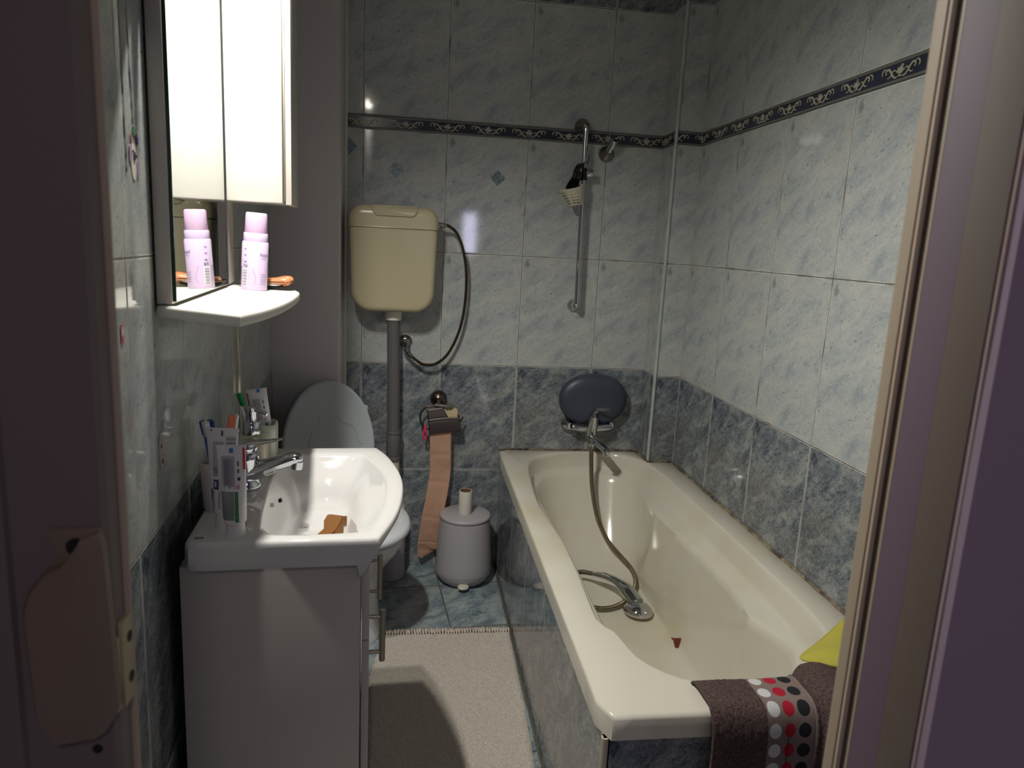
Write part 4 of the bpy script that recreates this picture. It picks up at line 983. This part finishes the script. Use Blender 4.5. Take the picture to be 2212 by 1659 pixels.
# soap dispenser
ds = thing('soap_dispenser', 'cream soap dispenser with chrome pump behind the tap', 'soap dispenser', LWp(.083, .555, .83), ANG)
mb = MB(); sq = lambda r, z, k=.35: [(x, y, z) for x, y in rrect(-r, r, -r, r, r * k, 6)]
mb.loft([sq(.031, 0), sq(.033, .004), sq(.033, .058), sq(.031, .067), sq(.024, .073), sq(.018, .075)]); mb.build('bottle', M_STONE, ds, ang=50)
mb = MB(); mb.lathe([(.019, .0745), (.0195, .077), (.0195, .103), (.018, .105)], n=32); mb.lathe([(.012, .105), (.012, .122), (.0125, .123), (.0125, .137), (.010, .139)], n=24); mb.tube([(.005, -.003, .131), (.03, -.018, .128), (.036, -.022, .124)], [.0052, .0042, .0036], 12); mb.build('pump', M_CHROME, ds, ang=50)
cp = thing('tooth_mug', 'cream rounded mug holding toothpaste behind the soap dispenser', 'mug', LWp(.094, .632, .83), ANG)
mb = MB(); sq2 = lambda r, z: [(x, y, z) for x, y in rrect(-r, r, -r, r, r * .45, 6)]
mb.loft([sq2(.031, 0), sq2(.034, .004), sq2(.035, .07), sq2(.0345, .079), sq2(.032, .082), sq2(.029, .078), sq2(.029, .01), sq2(.02, .008)]); mb.build('cup', M_STONE2, cp, ang=50)
Cc = Tube('toothpaste_tube', 'white toothpaste tube leaning head down in the cream mug', tuple(LWp(.108, .632, .842)), .152, .046, .0165, .02, .013, lean=(math.radians(-9), math.radians(3)))
paste_small_print(Cc); Cc.patch(-.0225, -.020, .10, .145, M_RED, 'red_edge', .0008); Cc.patch(.002, .008, .145, .1525, M_BLUE, 'blue_mark', .0018); Cc.patch(.009, .0135, .03, .072, M_GREEN, 'green_stripe', .0007)
p = LWp(.085, .625, .845); brush('toothbrush', 'green and white toothbrush leaning left out of the cream mug', tuple(p), (-.266, -1.185, .985), (.85, -.5, 0), M_TUBEW, M_BRUSHG)
# comb in the basin
cb = thing('comb', 'amber brown hair comb lying in the washbasin bowl', 'comb', LWp(.254, .41, .7335), ANG + .0)
def combp(s, t): return None
mb = MB(); pts = [(-.022, -.060), (-.006, -.018), (-.008, .02), (-.002, .045), (.004, .048), (.03, .040), (.026, .012), (.020, -.02), (.004, -.064)]
mb.loft([[(x, y, .0015 + .006 * max(0, (y - .0)) / .05 + .004) for x, y in pts], [(x, y, .0055 + .006 * max(0, y) / .05 + .004) for x, y in pts]]); mb.build('spine', M_AMBER, cb, ang=30)
mb = MB()
for k in range(22):
    y = -.055 + k * .0045; mb.box(.016 + .003 * (y > 0), .034 + .006 * (y > 0), y, y + .0028, .0052 + .006 * max(0, y) / .05, .0078 + .006 * max(0, y) / .05)
mb.build('teeth', M_AMBER, cb)

# ================================================================= MIRROR UNIT
UZ = 1.2275
mu, mo = WF('mirror_cabinet', 'white bathroom mirror cabinet with lower shelf on left wall', 'cabinet', .0, .42, UZ)
mb = MB(); mb.box(.004, .027, .155, .70, UZ, 2.10, .001); mb.build('backboard', M_LACQ, mu, mo)
mb = MB(); mb.box(.0272, .0325, .158, .60, UZ + .004, 2.07); g_ = mb.build('mirror_edge', M_GEDGE, mu, mo, smooth=False)
mb = MB(); mb.box(.0324, .0329, .1585, .5995, UZ + .0045, 2.069); mb.build('mirror', M_MIRROR, g_, mo, smooth=False)
mb = MB(); mb.box(.0275, .150, .601, .775, 1.410, 2.09, .003); mb.build('cupboard', M_WHITE, mu, mo)
mb = MB(); mb.box(.1505, .154, .615, .77, 1.416, 2.09); mb.build('door_gap', M_STEEL, mu, mo)
mb = MB(); mb.box(.154, .167, .620, .775, 1.408, 2.09, .002); mb.build('cupboard_door', M_LACQ, mu, mo)
mb = MB(); mb.box(.0275, .030, .601, .70, UZ + .004, 1.41, 0); mb.build('rear_panel', M_LACQ, mu, mo)
mb = MB(); mb.box(.004, .20, .15, .78, 2.10, 2.122, .004); mb.build('canopy', M_WHITE, mu, mo)
mb = MB(); mb.box(.004, .135, .148, .1545, 1.725, 2.10, .001); mb.build('light_shield', plain('grey light shield', (112, 110, 106), .6), mu, mo)  # added above the view to keep direct lamp light off the left wall
mb = MB(); mb.box(.0330, .0350, .5975, .6005, UZ + .004, 2.06); mb.build('mirror_seam', M_DARK, mu, mo)
# tilted shelf
def shelf():
    def zt_(x): return UZ - .0015 - math.tan(math.radians(3.2)) * x
    fr = [(p.x, p.y) for p in spline([(.136, .112, 0), (.158, .22, 0), (.172, .33, 0), (.180, .44, 0), (.183, .55, 0), (.180, .65, 0), (.165, .700, 0)], 6)]
    ol = [(-.0005 + .004, .155)] + [(.05, .140), (.10, .125)] + fr + [(.004, .705)]
    c = (.085, .42)
    def ring(d, dz):
        return [(c[0] + (x - c[0]) * (1 - d / .1), c[1] + (y - c[1]) * (1 - d / .28), zt_(x) + dz) for x, y in ol]
    mb = MB(); mb.loft([ring(.004, -.0195), ring(.0012, -.017), ring(0, -.013), ring(0, -.005), ring(.0012, -.0015), ring(.004, 0)])
    mb.build('shelf', M_SHELF, mu, mo, ang=50)
shelf()
def zs(off): return UZ - .0015 - math.tan(math.radians(3.2)) * off
# downlights in the canopy
for al in (.21, .34):
    l_ = MB(); l_.lathe([(.030, 0), (.030, -.006), (.024, -.012), (.022, -.004)], (.125, al, 2.10), n=28); rg_ = l_.build('downlight_ring', M_CHROMED, mu, mo)
    l_ = MB(); l_.lathe([(.018, -.001), (.019, -.014), (.015, -.024), (.001, -.030)], (.125, al, 2.10), n=24); l_.build('lamp_lens', M_BULB, rg_, mo)
    p = Vector((.125, al, 2.055)) - Vector(mo)
    so = light('downlight_beam', 'SPOT', p, LAMP_W, (1.0, .97, .91), mu, spot_size=math.radians(155), spot_blend=.9, shadow_soft_size=.018)
    so.rotation_euler = (math.radians(0), math.radians(-14), 0)
# bottle on the shelf
bt = thing('deodorant_bottle', 'lilac bottle with dark lettering standing on the mirror shelf', 'bottle', LWp(.087, .60, zs(.087) + .0005), rot=(0, math.radians(3.0), math.radians(0)))
mb = MB(); EX, EY = 1.0, .72
mb.lathe([(.0262, 0), (.0275, .002), (.0275, .102), (.0262, .1045)], n=48, sx=EX, sy=EY); mb.build('body', M_LILAC, bt, ang=40)
mb = MB(); mb.lathe([(.0250, .1046), (.0256, .106), (.0254, .121), (.0245, .1228)], n=48, sx=EX, sy=EY); mb.build('neck_band', M_LILAC, bt, ang=40)
mb = MB(); mb.lathe([(.0228, .1228), (.0236, .124), (.0225, .162), (.0215, .1652), (.019, .1660)], n=48, sx=EX, sy=EY); mb.build('cap', M_LILAC2, bt, ang=40)
def bf(x, z, o=.0005):
    # angular wrap: x is arc distance from the front centre
    a = -PI / 2 + x / .0255; return ((.0275 + o) * EX * math.cos(a), (.0275 + o) * EY * math.sin(a) - o * .3, z)
def bpatch(x0, x1, z0, z1, m, name, o=.0005):
    mb = MB(); mb.grid(lambda u, v: bf(x0 + (x1 - x0) * u, z0 + (z1 - z0) * v, o), 8, 2); return mb.build(name, m, bt, ang=90)
bpatch(-.034, -.028, .05, .10, M_LABELW, 'side_label')
mb = MB()
for k in range(16):
    z = .010 + k * .0021; mb.grid(lambda u, v: bf(-.021 + .010 * u, z + (.0006 + .0008 * ((k * 7) % 3 == 0)) * v, .0009), 4, 1)
mb.build('barcode', M_INKG, bt, ang=90)
bpatch(-.0225, -.0095, .008, .046, M_LABELW, 'barcode_field', .0005)
mb = MB()
for zc in (.093, .080, .066):
    for k in range(20):
        a0, a1 = 2 * PI * k / 20, 2 * PI * (k + 1) / 20
        q = [bf(-.016 + r * math.cos(a), zc + r * math.sin(a), .0008) for r, a in ((.0034, a0), (.0034, a1), (.0028, a1), (.0028, a0))]
        mb.bm.faces.new([mb.bm.verts.new(v) for v in q])
mb.build('icon_ring', M_LABELW, bt, ang=90)
mb = MB()
for zc, x0_, x1_ in ((.087, -.0195, -.0135), (.074, -.019, -.0135), (.060, -.0185, -.0125), (.0595, -.0175, -.013)): mb.grid(lambda u, v: bf(x0_ + (x1_ - x0_) * u, zc + .0012 * v, .0009), 3, 1)
mb.build('icon_caption', M_INK, bt, ang=90)
bpatch(-.020, -.0172, .050, .055, M_INKG, 'icon'); bpatch(-.0155, -.011, .049, .054, M_INKG, 'icon')
txt('haut.', .0115, lambda x, y: bf(.0135 + x, .074 + y, .0007), M_INK, 'lettering', bt, (0, 0, 0))
mb = MB()
for zc, n_ in ((.0685, 1), (.034, 1), (.029, 1), (.023, 1), (.019, 1), (.014, 1)): mb.grid(lambda u, v: bf(.016 + .012 * u, zc + .0009 * v, .0008), 4, 1)
mb.tube([bf(.003 + .003 * math.sin(k * .5), .012 + k * .004, .0003) for k in range(10)], .0002, 4)
mb.build('small_print', M_INKG, bt, ang=90)
# glass dish with two brown handled brushes
gd = thing('glass_dish', 'small clear glass dish at the far end of the shelf', 'dish', LWp(.104, .665, zs(.104) + .0005), ANG)
def el(rx, ry, z, n=40): return [(rx * math.cos(2 * PI * k / n), ry * math.sin(2 * PI * k / n), z) for k in range(n)]
mb = MB(); mb.loft([el(.035, .018, 0), el(.045, .024, .004), el(.056, .031, .014), el(.060, .034, .016), el(.058, .032, .0175), el(.052, .029, .015), el(.042, .022, .0065), el(.02, .012, .005)]); mb.build('glass', M_GLASS, gd, ang=50)
mb = MB(); mb.loft([el(.034, .017, .0062), el(.044, .023, .0085), el(.034, .017, .0078)]); mb.build('milky_base', M_BRISW, gd)
for k, (dy, zz, ln) in enumerate(((-.006, .0155, 1), (.010, .019, .9))):
    q = LWp(.106, .665 + dy, zs(.106) + zz)
    sp_ = thing('makeup_brush', ['orange-brown rounded brush lying in the glass dish in front', 'orange-brown rounded brush lying in the glass dish behind the other'][k], 'brush', q, ANG, group='brushes in the glass dish')
    mb = MB(); mb.lathe([(.0005, 0), (.0035, .001), (.0045, .02), (.005, .045), (.0052, .06), (.0062, .068), (.0085, .077), (.0100, .086), (.0098, .093), (.008, .099), (.004, .103), (.0005, .1035)], (-.05 * ln, 0, 0), (1, 0, .02), 20); mb.build('handle', M_BROWNO, sp_)
# cord under the shelf
cp_ = [LWp(.006, .855, 1.20), LWp(.006, .855, 1.126), LWp(.006, .872, 1.04), LWp(.006, .880, .97), LWp(.006, .878, .90), LWp(.008, .87, .80), LWp(.008, .86, .6)]
mb = MB(); mb.tube(spline(cp_, 6), .0032, 10); tag(mb.build('power_cord', M_CORD), 'cream power cord hanging down the left wall under the shelf', 'cord')

# ================================================================= WALL STICKERS
def wl(al, z, o=.0006): return LWp(o, al, z)
def sticker(name, label, shapes):
    root = thing(name, label, 'sticker', wl(shapes[0][0], shapes[0][1], 0), group='stickers on the left wall')
    for i, (al, z, ra, rz_, m, nm, typ) in enumerate(shapes):
        mb = MB(); n = 28; pts = []
        for k in range(n):
            a = 2 * PI * k / n; r = 1
            if typ == 'star': r = 1 if k % 6 < 3 else .5
            if typ == 'rect': c_, s_ = math.cos(a), math.sin(a); r = 1 / max(abs(c_), abs(s_))
            if typ == 'horn': r = 1 if abs(a - PI / 2) < .3 else .45
            pts.append((al + ra * r * math.cos(a), z + rz_ * r * math.sin(a)))
        mb.loft([[wl(a, b, .0003 + i * .0002) for a, b in pts], [wl(a, b, .0009 + i * .0003) for a, b in pts]]); mb.build(nm, m, root, off=root.location)
    return root
sticker('animal_sticker', 'small white animal sticker with mauve ears on left wall tiles', [(.083, 1.438, .013, .026, M_STICKW, 'body', 'o'), (.069, 1.447, .006, .013, M_STICKP, 'ear', 'o'), (.099, 1.430, .005, .012, M_STICKP, 'ear', 'o'), (.075, 1.466, .007, .011, plain('sticker coral', (206, 140, 120), .5), 'horn', 'horn'), (.085, 1.446, .0045, .006, M_INK, 'mouth', 'o'), (.078, 1.452, .0015, .002, M_INK, 'eye', 'o'), (.092, 1.446, .0015, .002, M_INK, 'eye', 'o')])
sticker('star_sticker', 'tiny green star sticker above the animal sticker', [(.088, 1.479, .007, .008, M_STICKG, 'star', 'star')])
sticker('star_sticker', 'tiny navy star sticker right of the animal sticker', [(.101, 1.470, .007, .008, M_STICKB, 'star', 'star')])
sticker('red_sticker', 'torn red and white sticker low beside the door frame', [(-.008, 1.20, .006, .013, M_STICKR, 'base', 'rect'), (-.007, 1.203, .0035, .007, M_STICKW, 'picture', 'o')])
sticker('painted_reflection', 'pinkish painted reflection on the wall left of toothpaste', [(.155, .985, .012, .032, plain('reflection pink', (176, 156, 160), .4), 'print', 'o'), (.157, .992, .004, .004, M_INK, 'eye', 'o'), (.16, .965, .004, .004, M_INK, 'eye', 'o')])  # patch painted in place of the toothpaste's reflection in the tile
gr = thing('glue_residue', 'thin white wavy glue lines high on the left wall tiles', 'glue', wl(.05, 1.5, 0))
mb = MB()
for a0, z0, z1, sl in ((.048, 1.42, 1.70, .0), (.085, 1.49, 1.70, -.03)):
    P = [wl(a0 + .003 * noise.noise(Vector((z * 25, a0 * 50, 0))) + sl * (z - 1.5), z, .0008) for z in [z0 + k * .004 for k in range(int((z1 - z0) / .004))]]
    mb.tube(P, [.0007 + .0006 * noise.noise(Vector((k * .4, a0 * 9, 0))) for k in range(len(P))], 6)
mb.build('glue_bead', M_GLUE, gr, off=gr.location)
for i, (x, z, lb) in enumerate(((-.122, 1.675, 'grey-blue diamond tile decal at the left edge above the cistern'), (.05, 1.601, 'grey-blue diamond tile decal above the middle of the cistern'), (.437, 1.593, 'grey-blue diamond tile decal right of the cistern'))):
    r = .030; mb = MB(); mb.loft([[(x, -.0003 - d, z - r), (x + r, -.0003 - d, z), (x, -.0003 - d, z + r), (x - r, -.0003 - d, z)] for d in (0, .0012)]); tag(mb.build('tile_decal', M_DECAL, smooth=False), lb, 'decal', 'diamond decals on the back wall')
mb = MB()
for z in (.666, .641): mb.lathe([(.003, 0), (.003, .0012)], (.0865, -.0003, z), (0, -1, 0), 10)
# screw holes belong to the wall tiles
tag(mb.build('trim_12', M_DARK), kind='structure')

# ================================================================= LOCK KEEPER ON THE LEFT FRAME
KY = FY - .03
mb = MB()
KS = (-.010, -.012)
ol = [(-.135, 1.095), (-.122, 1.102), (-.118, 1.09), (-.113, .935), (-.125, .912), (-.135, .905), (-.168, .90), (-.182, .93), (-.186, 1.03), (-.180, 1.05), (-.165, 1.068), (-.150, 1.075)]
ol = [(x + KS[0], z + KS[1]) for x, z in ol]
mb.loft([[(x, KY, z) for x, z in ol], [(x, KY - .010, z) for x, z in ol], [(-.16 + (x + .16) * .88 - .008 * (x > -.14), KY - .016, 1.0 + (z - 1.0) * .96) for x, z in ol]])
mb.build('lock_keeper', M_KEEP, dr, ang=30)
mb = MB(); mb.box(-.172, -.132, KY - .004, KY + .001, 1.05, 1.092, .001); mb.build('keeper_plate', M_KEEP, dr)
mb = MB(); mb.lathe([(.0075, 0), (.0075, .002)], (-.152, KY - .004, 1.076), (0, -1, 0), 20)
for x, z, r in ((-.159, .892, .0022), (-.147, .876, .0045)): mb.lathe([(r, 0), (r, .001)], (x, KY, z), (0, -1, 0), 14)
mb.build('screw_hole', M_HOLE, dr)
mb = MB(); mb.box(OX0 - .0015, OX0 + .004, FY - .022, FY + .004, .912, .996, .001); mb.box(OX0 - .012, OX0 + .002, KY - .006, KY + .006, .915, .985, .001); pl_ = mb.build('strike_plate', M_PLATE, dr)
mb = MB()
for z in (.976, .935): mb.lathe([(.0048, 0), (.0055, .0006)], (OX0 + .004, FY - .008, z), (1, 0, 0), 14)
mb.build('plate_hole', M_HOLE, dr)
